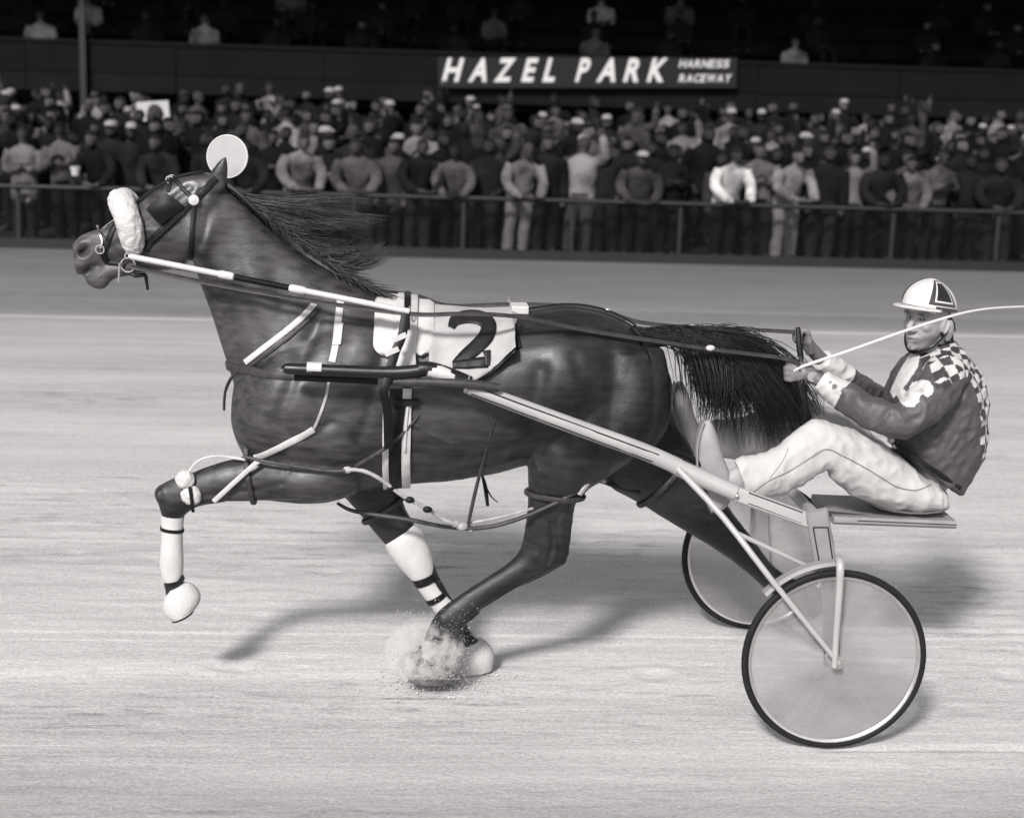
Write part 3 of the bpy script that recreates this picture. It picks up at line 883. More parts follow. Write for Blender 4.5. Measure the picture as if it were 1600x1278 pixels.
groove([(150, 372), (152, 388), (146, 402)], .009, .006)
groove([(170, 372), (160, 396), (142, 412)], .008, .004)
groove([(166, 425), (160, 436), (148, 440)], .007, .005)
groove([(245, 335), (210, 365), (175, 385)], .012, .006)
groove([(856, 800), (858, 832), (850, 862)], .010, .009, side=(-1,))
groove([(846, 882), (800, 908), (750, 940)], .007, .008, side=(-1,))
groove([(450, 735), (400, 748), (330, 758)], .012, .008, side=(-1,))
groove([(470, 765), (420, 770), (360, 772)], .010, .006, side=(-1,))
for vein in ([(640, 640), (700, 668), (740, 664), (790, 690)], [(830, 700), (845, 760), (850, 810)], [(200, 372), (232, 356), (262, 360)], [(440, 640), (470, 690), (455, 720)], [(880, 740), (868, 790)]):
    groove(vein, .0055, -.0045)
bulge(262, 322, .07, .018, .010, ang=-32)
bulge(225, 350, .07, .014, .008, ang=-32)
bulge(310, 372, .07, .08, .012)
groove([(300, 292), (285, 300), (272, 312)], .016, .009)
groove([(330, 330), (322, 370), (300, 408)], .014, .010)
groove([(240, 372), (215, 388), (195, 398)], .014, .007)
groove([(430, 420), (450, 490), (470, 540)], .035, .006)
groove([(700, 700), (760, 690), (815, 670)], .025, .008)
groove([(640, 560), (740, 590), (815, 600)], .04, .006)
groove([(888, 540), (905, 600), (885, 660)], .03, .006)
groove([(850, 870), (790, 905), (730, 950)], .006, .006, side=(-1,))
groove([(870, 845), (865, 800), (880, 770)], .012, .007, side=(-1,))
wv = np.array([mnoise.noise((p[0]*7, p[1]*7, p[2]*5)) for p in co])
w2 = np.array([mnoise.noise((p[0]*17, p[1]*15, p[2]*13)) for p in co])
body = (co[:, 2] > .75)
co += nv*(wv*.005*body + w2*.0016)[:, None]
hme.vertices.foreach_set('co', co.ravel()); hme.update()
# coat tones: darker legs, paler muzzle skin, pale soles
tone = np.empty((len(co), 4))
for i, p in enumerate(co):
    v = 0.0195 - .0135*min(1, max(0, (p[0]+.25)/.95))  # paler forequarters, darker haunches: light from the front put into the coat colour
    if p[2] < .85: v = 0.0055 + max(0, (p[2]-.6)/.25)*.003
    if p[2] < .10: v = 0.10
    tone[i] = g(v)
mz = np.array(P(125, 405)); dm = np.linalg.norm(co-mz, axis=1)
k = np.clip(1.2-dm/.16, 0, 1)[:, None]*0.75
tone = tone*(1-k)+np.array(g(0.045))*k
for s in (-1, 1):
    c = np.array(P(127, 395, s*.045)); q = co-c
    kk = np.exp(-((q[:, 0]/.028)**2+(q[:, 1]/.06)**2+(q[:, 2]/.023)**2)*.8)[:, None]
    tone = tone*(1-kk*.9)+np.array(g(.004))*kk*.9
ez = P(338, 278).z; ear = np.clip((co[:, 2]-ez)/.03, 0, 1)*(np.abs(co[:, 1]-YC) > .03)
tone = tone*(1-ear[:, None]*.85)+np.array(g(.005))*ear[:, None]*.85
ca = hme.color_attributes.new('tone', 'FLOAT_COLOR', 'POINT')
ca.data.foreach_set('color', tone.astype(np.float32).ravel())
horse = link('horse', hme, M['coat'], angle=None)
tag(horse, 'dark bay pacing horse at full stretch pulling the sulky', 'horse')
bpy.context.view_layer.update()
HB = BVHTree.FromObject(horse, bpy.context.evaluated_depsgraph_get())

def hit(px, py):
    """the coat's surface seen at this pixel"""
    d = ray(px, py).normalized()
    loc, n, i, dist = HB.ray_cast(CAM, d)
    return (loc, n) if loc is not None else (None, None)
def drape(pix, sub=5, lift=0.004, fall=-0.25):
    """points and normals on the coat along a line traced over it"""
    pts, nr = [], []
    last = None
    for q in catmull(pix, sub):
        loc, n = hit(q[0], q[1])
        if loc is None:
            Y = last.y if last is not None else YC+fall
            loc = at(q[0], q[1], Y); n = Vector((0, -1, 0))
        pts.append(loc+n*lift); nr.append(n); last = loc
    # even out jumps
    for _ in range(2):
        pts = [pts[0]] + [(pts[i-1]+pts[i]*2+pts[i+1])/4 for i in range(1, len(pts)-1)] + [pts[-1]]
        nr = [nr[0]] + [(nr[i-1]+nr[i]*2+nr[i+1]).normalized() for i in range(1, len(nr)-1)] + [nr[-1]]
    return pts, nr
def wrap(c, axis, ref, t0, t1, n, lift=0.004, far=1.2):
    """points round the body in the plane through c across axis; angle 0 along ref"""
    axis = Vector(axis).normalized(); ref = Vector(ref); ref = (ref-axis*ref.dot(axis)).normalized(); o = axis.cross(ref)
    pts, nr = [], []
    for i in range(n):
        t = t0+(t1-t0)*i/(n-1)
        d = ref*math.cos(t)+o*math.sin(t)
        loc, nn, i_, ds = HB.ray_cast(c+d*far, -d, far)
        if loc is None: loc = c+d*0.05; nn = d
        if nn.dot(d) < 0: nn = d
        pts.append(loc+nn*lift); nr.append((nn+d).normalized())
    return pts, nr
def lock(mb, root, dirs, rad, n=3):
    mb.tube(root, rad, 3, sub=3)

# mane blown back, tail carried over the shafts
rng = random.Random(11)
def hair_lock(mb, pts, r0, jit, sub=4):
    q = [Vector(p)+Vector((rng.gauss(0, jit*(i+.3)/len(pts)), rng.gauss(0, jit*(i+.3)/len(pts)), rng.gauss(0, jit*(i+.3)/len(pts)))) for i, p in enumerate(pts)]
    n = len(q)
    mb.tube(q, [r0*(1.0-0.94*(i/(n-1))**1.6) for i in range(n)], 3, sub=sub, cap=False)
crest = [(352,290),(380,312),(410,338),(440,362),(475,388),(510,412),(550,435),(590,458)]
mb = MB()
cr = catmull(crest, 12)
for k in range(2300):                      # long hair streaming back
    u = rng.random()**.9*.74
    a = cr[min(int(u*len(cr)), len(cr)-1)]
    clump = math.floor(u*26+rng.random()*.8)
    crg = random.Random(int(clump)); cl_len = crg.uniform(.8, 1.03); cl_ph = crg.uniform(-.8, .8); cl_dy = crg.uniform(-.06, .12); cl_up = crg.gauss(0, 7)
    L_ = cl_len*rng.uniform(.62, 1.06)
    ex = a[0]+(598-a[0]-34*u)*L_ + rng.gauss(0, 5); ey = 318+80*(u/.74)+cl_up+rng.gauss(0, 4)-6*L_
    if u > .6: ex = a[0]+rng.uniform(50, 110); ey = a[1]-rng.uniform(0, 26)
    dy = rng.uniform(-.04, .04)
    q = []
    for i in range(6):
        t = i/5
        x = a[0]+(ex-a[0])*t; y = a[1]+3+(ey-a[1]-3)*(t**.75 if u < .35 else t)
        y += 14*math.sin(5.2*t+cl_ph*3+u*6)*t*(1-.3*t) + 10*math.sin(math.pi*t)*(1 if u < .3 else .3)
        q.append(P(x, y, dy+cl_dy*t+.02*math.sin(5*t+cl_ph*5)*t))
    hair_lock(mb, q, rng.uniform(.0013, .0030), .003, 3)
for k in range(520):                       # short hair on the crest and withers
    u = rng.uniform(.12, 1)
    a = cr[min(int(u*len(cr)), len(cr)-1)]
    e = (a[0]+rng.uniform(24, 66), a[1]+rng.uniform(6, 40))
    dy = rng.uniform(-.05, .03)
    hair_lock(mb, [P(a[0], a[1]+3, dy), P((a[0]+e[0])/2, (a[1]*.7+e[1]*.3)+2, dy-.03), P(*e, dy-.06)], rng.uniform(.0016, .0034), .004)
mane = mb.build('mane', M['mane_hair'], horse, angle=None)
mb = MB()
dock = [(985,512),(1020,520),(1060,518),(1100,512)]
TE = catmull([(1074,662),(1104,672),(1140,686),(1190,708),(1235,700),(1272,688)], 12)
for k in range(4000):
    cl = rng.randrange(90); cg = random.Random(cl*7+1)
    u = cg.random(); v = cg.random()**.75; cdy = cg.uniform(-.10, .10); cex = cg.gauss(0, 9); cey = cg.gauss(0, 12); cb = cg.gauss(0, 9)
    a = (1000+u*118+rng.gauss(0, 7), 520-7*math.sin(u*3)+rng.uniform(-5, 9))
    w_ = rng.gauss(0, 1); L_ = rng.uniform(.32, 1.0)**.75
    ec = TE[min(len(TE)-1, int(v*len(TE)))]; ex = ec[0]+cex+w_*4; ey = ec[1]+cey+rng.gauss(0, 5)
    dy = rng.uniform(-.05, .05)
    bx = a[0]+(ex-a[0])*.45+30*(1-u)+cb+w_*7; by = a[1]+(ey-a[1])*.20-9+rng.uniform(-5, 5)
    cx = a[0]+(ex-a[0])*.84+13+cb*.6+w_*6; cy = a[1]+(ey-a[1])*.60
    q = catmull([P(*a, dy), P(bx, by, dy*.4+cdy*.5), P(cx, cy, cdy+rng.gauss(0, .012)), P(ex, ey, cdy*1.15+rng.gauss(0, .006))], 4)
    q = q[:max(6, int(len(q)*L_))]
    hair_lock(mb, q, rng.uniform(.0018, .0042), .004, 1)
for k in range(70):   # loose wisps
    a = (1060+rng.uniform(0, 90), 512+rng.uniform(-4, 12)); s = rng.uniform(.6, 1)
    hair_lock(mb, [P(*a), P(a[0]+50*s, a[1]+rng.uniform(-4, 14)), P(a[0]+75*s, a[1]+40*s), P(a[0]+85*s+rng.gauss(0, 12), a[1]+rng.uniform(60, 130)*s, rng.uniform(-.1, .1))], .0016, .01)
mb.ploft([(985,508,975,545,.05),(1020,512,1015,545,.045),(1060,510,1058,538,.04),(1105,510,1102,530,.025)], 0, 10)
mb.build('tail', M['hair'], horse, angle=None)
# ================================================================ bridle
bridle = empty('bridle'); bridle.location = P(300, 330, -.1)
tag(bridle, 'black leather bridle with white shadow roll and square blinkers on the horse', 'bridle')
def part(name, mb, m, root, angle=40):
    return rel(mb.build(name, M[m], angle=angle), root)
def dstrap(name, pix, wd, m, root, th=.005, lift=.003, sub=5):
    mb = MB(); p, n = drape(pix, sub, lift)
    wl = wd if not hasattr(wd, '__len__') else [q[0] for q in catmull([(x, 0) for x in wd], sub)]
    mb.strap(p, n, wl, th)
    return part(name, mb, m, root)
def bstrap(name, pix, wd, m, root, th=.005, lift=.003, sub=5):
    """a strap on each side of the head"""
    p, n = drape(pix, sub, lift)
    mb = MB(); mb.strap(p, n, wd, th); part(name, mb, m, root)
    mb = MB(); mb.strap([mir(q) for q in p], [Vector((q.x, -q.y, q.z)) for q in n], wd, th)
    return part(name, mb, m, root)
# shadow roll
mb = MB()
near = [P(209,384,-.075), P(205,362,-.095), P(198,338,-.088), P(191,319,-.045), P(189,315,0)]
mb.tube(near + [mir(q) for q in near[-2::-1]], [.047, .052, .055, .054, .053, .054, .055, .052, .047], 14, sub=5)
q0 = near[0]; mb.ell(q0, (.042, .042, .045)); mb.ell(mir(q0), (.042, .042, .045))
fr = remesh(mb, .006, 2)
fc = np.empty(len(fr.vertices)*3); fr.vertices.foreach_get('co', fc); fc = fc.reshape(-1, 3)
fn = np.empty(len(fr.vertices)*3); fr.vertices.foreach_get('normal', fn); fn = fn.reshape(-1, 3)
fc += fn*np.array([mnoise.noise((p[0]*55, p[1]*55, p[2]*55))*.0045+mnoise.noise((p[0]*20, p[1]*20, p[2]*20))*.004 for p in fc])[:, None]
fr.vertices.foreach_set('co', fc.ravel()); fr.update()
rel(link('shadow_roll', fr, M['fleece'], angle=None), bridle)
# blinkers
for s in (-1, 1):
    mb = MB(); rows = []
    A, B, C_, D_ = [np.array(x, float) for x in ((225,327),(258,299),(291,322),(251,354))]
    for th in (0, .006):
        gr_ = []
        for i in range(7):
            for j in range(7):
                u, v = i/6, j/6
                q = (A*(1-u)+B*u)*(1-v)+(D_*(1-u)+C_*u)*v
                bul = math.sin(math.pi*u)*math.sin(math.pi*v)*.018
                rr = (abs(2*u-1)**6+abs(2*v-1)**6)
                q = q+(np.array((257,326))-q)*.05*rr
                gr_.append(P(q[0], q[1], s*(.108+bul+th)) if s < 0 else mir(P(q[0], q[1], -(.108+bul+th))))
        rows.append(gr_)
    vs = rows[0]+rows[1]; fs = []
    for i in range(6):
        for j in range(6):
            a = i*7+j
            fs += [(a, a+1, a+8, a+7), (49+a, 49+a+7, 49+a+8, 49+a+1)]
    bd = [j for j in range(6)]+[i*7+6 for i in range(6)]+[42+j for j in range(6, 0, -1)]+[i*7 for i in range(6, 0, -1)]
    for k in range(len(bd)):
        a, b_ = bd[k], bd[(k+1) % len(bd)]
        fs.append((a, b_, 49+b_, 49+a))
    mb.add(vs, fs)
    part('blinker', mb, 'leather', bridle)
bstrap('cheekpiece', [(306,308),(285,330),(262,352),(240,374),(226,390)], .032, 'leather', bridle, .006)
bstrap('cheek_keeper', [(288,332),(262,356),(240,378)], .016, 'leather', bridle, .012)
bstrap('throatlatch', [(304,316),(301,350),(299,380),(298,404)], [.02]*16, 'leather', bridle)
bstrap('crownpiece', [(305,312),(318,300),(330,287),(338,278)], .028, 'leather', bridle)
bstrap('browband', [(304,312),(290,300),(278,286),(268,279)], .018, 'leather', bridle)
bstrap('blinker_stay', [(263,300),(266,290),(268,281)], .012, 'leather', bridle)
dstrap('overcheck_strap', [(318,272),(296,274),(268,282),(240,299),(212,322)], .016, 'leather', bridle, .006, .006)
bstrap('noseband', [(182,350),(175,362),(168,380),(162,398),(168,410)], .024, 'leather', bridle)
bstrap('chin_strap', [(168,411),(180,412),(196,416)], .016, 'leather', bridle)
def ring(mb, c, nrm, r, t, n=20):
    nrm = Vector(nrm).normalized(); a = nrm.orthogonal().normalized(); b_ = nrm.cross(a)
    rs = []
    for i in range(n):
        d = a*math.cos(2*math.pi*i/n)+b_*math.sin(2*math.pi*i/n)
        rs.append([Vector(c)+d*(r+t*math.cos(2*math.pi*j/6))+nrm*(t*math.sin(2*math.pi*j/6)) for j in range(6)])
    rs.append(rs[0]); mb.rings(rs, cap=False)
def disc(mb, c, nrm, r, th, n=28, dome=.0):
    nrm = Vector(nrm).normalized(); a = nrm.orthogonal().normalized(); b_ = nrm.cross(a)
    circ = lambda rr, h: [Vector(c)+(a*math.cos(2*math.pi*i/n)+b_*math.sin(2*math.pi*i/n))*rr+nrm*h for i in range(n)]
    mb.rings([circ(r*.02, -th/2-dome), circ(r*.6, -th/2-dome*.7), circ(r, -th/2), circ(r, th/2), circ(r*.6, th/2+dome*.7), circ(r*.02, th/2+dome)])
for s in (-1, 1):
    for nm, px, py, dy, r, t in (('bit_ring', 200, 414, .062, .029, .0035), ('noseband_ring', 156, 390, .062, .017, .003), ('overcheck_ring', 265, 281, .035, .014, .003)):
        mb = MB(); p = P(px, py, -dy); ring(mb, p if s < 0 else mir(p), (0.1, 1, 0), r, t); part(nm, mb, 'steel', bridle)
    mb = MB(); loc, n_ = hit(303, 313); p = loc+n_*.01
    disc(mb, p if s < 0 else mir(p), (0, 1, 0), .021, .012, 16, .004); part('rosette', mb, 'white_leather', bridle)
    mb = MB(); p1, p2 = P(187,411,-.07), P(185,441,-.07)
    mb.tube([p1 if s < 0 else mir(p1), p2 if s < 0 else mir(p2)], .0035, 6); part('bit_shank', mb, 'steel', bridle)
mb = MB(); mb.tube([P(200,424,-.05), P(212,431,-.06), P(226,430,-.07), P(229,440,-.07), P(231,453,-.07)], [.008, .009, .009, .007, .006], 6, sub=3)
part('curb_strap', mb, 'leather', bridle)
bstrap('nose_keeper', [(152,352),(155,362),(160,376),(157,388)], .008, 'steel', bridle, .004)
M['disc'] = mat('white_plastic_disc', 0.27, 0.35, 0.06, 20, spec=0.5)
mb = MB(); c = P(355, 245, .06); disc(mb, c, (-.25, -1, .12), .086, .004, 40); dn = part('number_disc', mb, 'disc', bridle)
mb = MB(); ring(mb, c, (-.25, -1, .12), .086, .004, 40); k_ = part('disc_rim', mb, 'white_leather', bridle)
mb = MB(); mb.tube([P(350,270,.055), P(343,292,.02)], .005, 6); part('disc_stem', mb, 'steel', bridle)
mb = MB(); mb.tube([P(346,283,-.03), P(350,283,-.03)], .01, 8); part('crown_buckle', mb, 'steel', bridle)

# ================================================================ head pole
pole = empty('head_pole'); pole.location = P(203, 402, -.12)
tag(pole, 'white and black head pole running from bridle to saddle along the neck', 'head pole')
pa, pb = P(204, 401, -.105), P(640, 487, -.325)
def pp(t): return pa.lerp(pb, t)
tx = lambda px: (px-204)/(640-204)
mb = MB(); mb.tube([pp(0), pp(tx(348))], .0125, 10); part('front_section', mb, 'white_leather', pole)
mb = MB(); mb.tube([pp(tx(366)), pp(tx(456))], .0105, 10)
for i in range(26):
    t = tx(367)+(tx(455)-tx(367))*i/25
    ring(mb, pp(t), pb-pa, .0115, .0028, 10)
part('spiral_section', mb, 'leather', pole)
mb = MB(); mb.tube([pp(tx(476)), pp(1)], .0125, 10); part('rear_section', mb, 'white_leather', pole)
for a, b_ in ((343, 368), (454, 480)):
    mb = MB(); mb.tube([pp(tx(a)), pp(tx(a+4)), pp(tx(b_-6)), pp(tx(b_))], [.014, .017, .017, .013], 10); part('sleeve', mb, 'sleeve_white' if 0 else 'white_boot', pole)
mb = MB(); mb.tube([pp(-.004), pp(.012)], .006, 8); ring(mb, pp(-.012), (0, 1, 0), .010, .003, 12); part('snap_hook', mb, 'steel', pole)

# ================================================================ harness
harn = empty('harness'); harn.location = P(630, 480, 0)
tag(harn, 'racing harness with white saddle pads, girth and breast straps on the horse', 'harness')
def theta_for(c, py, lo=0.05, hi=2.8):
    """angle round the barrel whose surface point projects to picture height py"""
    best = lo
    for k in range(220):
        t = lo+(hi-lo)*k/219
        p, n = wrap(c, (1, 0, 0), (0, 0, 1), t, t+.01, 2)
        if proj(p[0])[1] >= py: return t
    return hi
def saddle_band(name, px, wd, py, m, th, lift, round_=True, up=480):
    c = P(px, 620); t = theta_for(c, py)
    p, n = wrap(c, (1, 0, 0), (0, 0, 1), -t, t, 61, lift, .6)
    ws = []
    for i in range(61):
        e = min(i, 60-i)/60
        ws.append(wd*(min(1, math.sqrt(max(0, 1-(1-e/.10)**2))*.95+.08) if round_ and e < .10 else 1))
    mb = MB(); mb.strap(p, n, ws, th)
    return part(name, mb, m, harn)
saddle_band('pad', 612, .150, 558, 'white_boot', .028, .004)
saddle_band('pad', 655, .105, 556, 'white_boot', .028, .004)
saddle_band('saddle_flap', 632, .085, 590, 'white_leather', .010, .034, False)
saddle_band('backband', 631, .026, 520, 'leather', .008, .046, False)
# girth
c = P(622, 640)
for nm, dx, wd, m, lf, th in (('girth', 0, .115, 'leather', .004, .010), ('girth_webbing', -.046, .026, 'white_leather', .014, .006), ('girth_webbing', .038, .036, 'white_leather', .014, .006)):
    t1 = theta_for(c, 606)
    p, n = wrap(c+V(dx, 0, 0), (1, 0, 0), (0, 0, 1), t1, 2*math.pi-t1, 81, lf, .55)
    zb = P(630, 748).z-.012
    p = [V(q.x, q.y, max(q.z, zb)) for q in p]
    mb = MB(); mb.strap(p, n, wd, th); part(nm, mb, m, harn)
dstrap('girth_strap', [(632,625),(627,660),(622,700),(618,742)], .022, 'leather', harn, .008, .022)
dstrap('girth_billet', [(640,622),(636,660),(634,700)], .012, 'white_leather', harn, .006, .024)
mb = MB(); loc, n_ = hit(634, 627); mb.bar(loc+n_*.03+V(-.05, 0, 0), loc+n_*.03+V(.055, 0, 0), .02, .028); part('girth_buckle', mb, 'leather', harn)
# tug: black strap from saddle down to the shaft
mb = MB(); tug = [P(634,490,-.33), P(628,525,-.36), P(618,550,-.385), P(606,590,-.43), P(600,615,-.44), P(605,640,-.40), P(607,700,-.34)]
mb.strap([Vector(q) for q in catmull(tug, 5)], [Vector((0, -1, .1))]*31, .036, .008); part('tug_strap', mb, 'leather', harn)
for px, py, dy in ((624,529,-.374), (612,551,-.40)):
    mb = MB(); mb.bar(P(px-10, py+3, dy), P(px+11, py-6, dy), .012, .022); part('tug_buckle', mb, 'white_leather', harn)
# turnback along the spine and the crupper
def spine(px, lift=.008):
    c = P(px, 640); loc, n, i, d = HB.ray_cast(c+V(0, 0, 1.0), V(0, 0, -1), 1.2)
    return loc+n*lift, n
p, n = zip(*[spine(x) for x in np.linspace(668, 985, 46)])
mb = MB(); mb.strap(list(p), list(n), .030, .006); part('back_strap', mb, 'leather', harn)
mb = MB(); sp, sn = spine(806); mb.bar(sp+V(-.035, 0, .004), sp+V(.035, 0, .004), .13, .035); part('loin_pad', mb, 'white_boot', harn)
dstrap('hip_strap', [(806,487),(804,500),(806,520),(812,545)], .024, 'leather', harn)
sp2, _ = spine(942); mb = MB(); mb.ell(sp2+V(0, 0, .006), (.014, .012, .010)); part('back_strap_keeper', mb, 'steel', harn)
dstrap('crupper_strap', [(985,512),(998,528),(1008,548),(1014,566)], .018, 'leather', harn)
# breast collar round the chest
cb = P(470, 572)
p, n = wrap(cb, (0, 0, 1), (-1, 0, 0), -2.05, 2.05, 61, .004, .9)
mb = MB(); mb.strap(p, n, .034, .007); part('breast_collar', mb, 'rope', harn)
dstrap('neck_strap', [(384,566),(410,546),(440,523),(470,498),(492,474)], .024, 'white_leather', harn)
dstrap('neck_strap_lining', [(392,572),(420,552),(450,529),(480,502),(498,482)], .012, 'rope', harn)
dstrap('shoulder_strap', [(532,470),(528,510),(525,540),(519,566)], .030, 'white_leather', harn)
dstrap('shoulder_keeper', [(531,508),(527,540)], .038, 'white_boot', harn, .007, .006)
dstrap('hanger_strap', [(515,592),(511,615),(503,640),(494,662),(486,676)], .012, 'rope_light', harn)
dstrap('elbow_strap', [(490,670),(470,682),(440,697),(412,710),(398,716)], .028, 'white_leather', harn, .007)
mb = MB(); lp = [P(372,580,-.16), P(360,592,-.12), P(352,612,-.06), P(350,640,0), P(352,612,.08), P(362,590,.14)]
mb.tube(lp, .006, 6, sub=4); part('yoke_loop', mb, 'rope', harn)
# terrets and check hook
for px, py, dy in ((640, 484, -.16), (640, 484, .16), (806, 486, -.19), (806, 486, .19)):
    mb = MB(); q = P(px, py, dy)
    if px > 700: q = P(806, 497, -.235) if dy < 0 else mir(P(806, 497, -.235))
    else: q = P(640, 487, -.23) if dy < 0 else mir(P(640, 487, -.23))
    ring(mb, q, (1, 0, 0), .020, .004); part('terret', mb, 'steel', harn)
mb = MB(); mb.tube([P(618,474), P(622,464), P(630,466), P(630,474)], .006, 6, sub=3); part('check_hook', mb, 'steel', harn)
mb = MB(); mb.tube([P(346,284,-.035), P(372,302,-.06), P(404,332,-.075), P(450,368,-.07), P(520,420,-.06), P(580,456,-.03), P(620,466)], [.010, .010, .010, .008, .007, .007, .007], 6, sub=4); part('check_rein', mb, 'leather', harn)

# ================================================================ number cloth
cloth = empty('number_cloth'); cloth.location = P(740, 540, -.3)
tag(cloth, 'white saddle cloth with a large black number 2', 'saddle cloth')
def cloth_surface(u, th, lift):
    c = P(668+u*(797-668), 620)
    p, n = wrap(c, (1, 0, 0), (0, 0, 1), th, th+.001, 2, lift)
    return p[0], n[0]
bot = [theta_for(P(668+u*129, 620), 574+20*math.sin(min(1, u/.9)*2.4)-34*max(0, (u-.55)/.45)) for u in np.linspace(0, 1, 25)]
def cloth_build(name, grow, lift, m, flare, u1=1.0):
    mb = MB(); rows = []
    for i, u in enumerate(np.linspace(0, u1, 25)):
        t1 = bot[i]+grow; col = []
        for j in range(61):
            f = -1+2*j/60
            p, n = cloth_surface(u, f*t1, lift)
            a = abs(f)
            wv_ = max(0, a-.45)*(.020*math.sin(u*11+f*3)+.007*math.sin(u*31+f*9)+flare*max(0, u-.45)*1.6)
            col.append(p+n*(wv_+.012*max(0, a-.5)))
        rows.append(col)
    nn = [[None]*61 for _ in rows]
    vs = [p for r in rows for p in r]; fs = []
    for i in range(24):
        for j in range(60):
            a = i*61+j; fs.append((a, a+1, a+62, a+61))
    mb.add(vs, fs)
    o = part(name, mb, m, cloth, angle=None)
    so = o.modifiers.new('t', 'SOLIDIFY'); so.thickness = .004; so.offset = 1
    return o
cloth_build('under_blanket', .045, .006, 'leather', .10)
co_ = cloth_build('cloth', 0.0, .014, 'white_cloth', .10)
bpy.context.view_layer.update()
CB = BVHTree.FromObject(co_, bpy.context.evaluated_depsgraph_get())
def cloth_hit(px, py):
    d = ray(px, py).normalized(); loc, n, i, ds = CB.ray_cast(CAM, d)
    if loc is None: loc, n = hit(px, py)
    # ray_cast works in the object's own space, which is the world's here
    if n.dot(d) > 0: n = -n
    return loc, n
def figure(pix, wds, name, lf=.004):
    mb = MB(); pts = catmull([(*p, w_) for p, w_ in zip(pix, wds)], 6); A_, B_ = [], []
    for i, q in enumerate(pts):
        a = np.array(pts[max(i-1, 0)][:2]); b_ = np.array(pts[min(i+1, len(pts)-1)][:2]); t = (b_-a)/np.linalg.norm(b_-a); s = np.array((-t[1], t[0]))*q[2]/2
        rowp = []
        for k in (-1, -.33, .33, 1):
            l, n = cloth_hit(*(q[:2]+s*k)); rowp.append(l+n*lf)
        A_.append(rowp)
    n_ = 4; vs = [p for r in A_ for p in r]; fs = []
    for i in range(len(A_)-1):
        for j in range(3):
            a = i*4+j; fs.append((a, a+1, a+5, a+4))
    mb.add(vs, fs)
    o = rel(mb.build(name, M['black_print']), cloth)
    so = o.modifiers.new('t', 'SOLIDIFY'); so.thickness = .002; so.offset = 0
    return o
figure([(705,513),(712,501),(730,496),(750,498),(763,508),(760,525),(744,543),(724,560),(711,571)], [11,18,20,22,24,24,23,20,15], 'number_two')
figure([(707,571),(733,569),(762,566)], [11,15,17], 'number_two_foot', .0062)
figure([(760,549),(762,560),(762,572)], [11,11,9], 'number_two_serif', .0084)

# ================================================================ hobbles
hob = empty('hobbles'); hob.location = P(730, 825, -.15)
tag(hob, 'pacing hobble straps looped round the legs and hanging under the belly', 'hobbles')
def leg_loop(px, py, dy, ax, far_=.17, name='leg_loop', m='rope', wd=.022):
    c = P(px, py, dy); p, n = wrap(c, ax, (0, -1, 0.2), 0, 2*math.pi, 33, .006, far_)
    mb = MB(); mb.strap(p, n, wd, .012); return part(name, mb, m, hob)
leg_loop(392, 748, -.13, (1, 0, .15), .16)
leg_loop(592, 800, .12, (.55, 0, -.8), .15)
leg_loop(866, 772, -.14, (.05, 0, 1), .18)
leg_loop(1020, 765, .13, (.7, 0, -.6), .17)
def htube(name, pts, r, m='rope', sub=5):
    mb = MB(); mb.tube(pts, r, 8, sub=sub); return part(name, mb, m, hob)
htube('fore_strap', [P(380,713,-.22), P(420,722,-.245), P(470,730,-.255), P(515,736,-.26), P(540,735,-.27)], .008)
htube('connecting_tube', [P(540,734,-.27), P(565,735,-.27), P(592,747,-.27), P(630,775,-.26), P(665,793,-.24), P(695,812,-.22), P(728,824,-.20)], .0085, 'rope_light')
for px, py in ((543,734),(612,762),(640,781),(668,796)):
    mb = MB(); mb.ell(P(px, py, -.262), (.020, .014, .014)); part('strap_keeper', mb, 'white_leather' if px == 543 else 'leather', hob)
htube('connecting_tube', [P(728,826,-.20), P(770,822,-.20), P(820,807,-.21), P(865,787,-.22), P(900,768,-.21), P(918,755,-.18)], .0095)
htube('connecting_tube', [P(735,817,-.18), P(790,806,-.18), P(840,792,-.16)], .006, 'rope_light')
htube('connecting_tube', [P(527,786,.02), P(548,797,.0), P(580,803,-.02), P(640,812,-.06), P(690,822,-.12), P(728,826,-.18)], [.007, .009, .010, .010, .009, .008])
htube('connecting_tube', [P(912,764,.02), P(935,752,.06), P(965,762,.08), P(1000,772,.05)], .008, 'rope')
htube('hanger', [P(655,648,-.30), P(625,682,-.305), P(590,708,-.30), P(556,728,-.28)], [.004, .007, .010, .008])
htube('hanger', [P(778,645,-.315), P(766,680,-.30), P(751,735,-.22), P(740,780,-.2), P(731,822,-.2)], [.003, .005, .007, .008, .007])
htube('hanger', [P(752,738,.0), P(758,760,.0), P(762,790,-.0)], [.004, .009, .007], 'leather')
htube('loose_end', [P(760,762,0), P(768,776,0), P(778,785,0)], [.004, .003, .002], 'leather')
for px, py, dy, r in ((712,818,-.2,.022), (722,822,-.2,.026), (735,826,-.19,.02), (742,824,-.18,.014)):
    mb = MB(); mb.ell(P(px, py, dy), (r, .018, r*.75)); part('buckle', mb, 'rope_light', hob)
mb = MB(); mb.tube([P(904,772,-.2), P(916,754,-.19), P(928,744,-.14), P(945,752,-.08)], [.016, .018, .016, .010], 8, sub=3); part('padded_loop', mb, 'rope_light', hob)

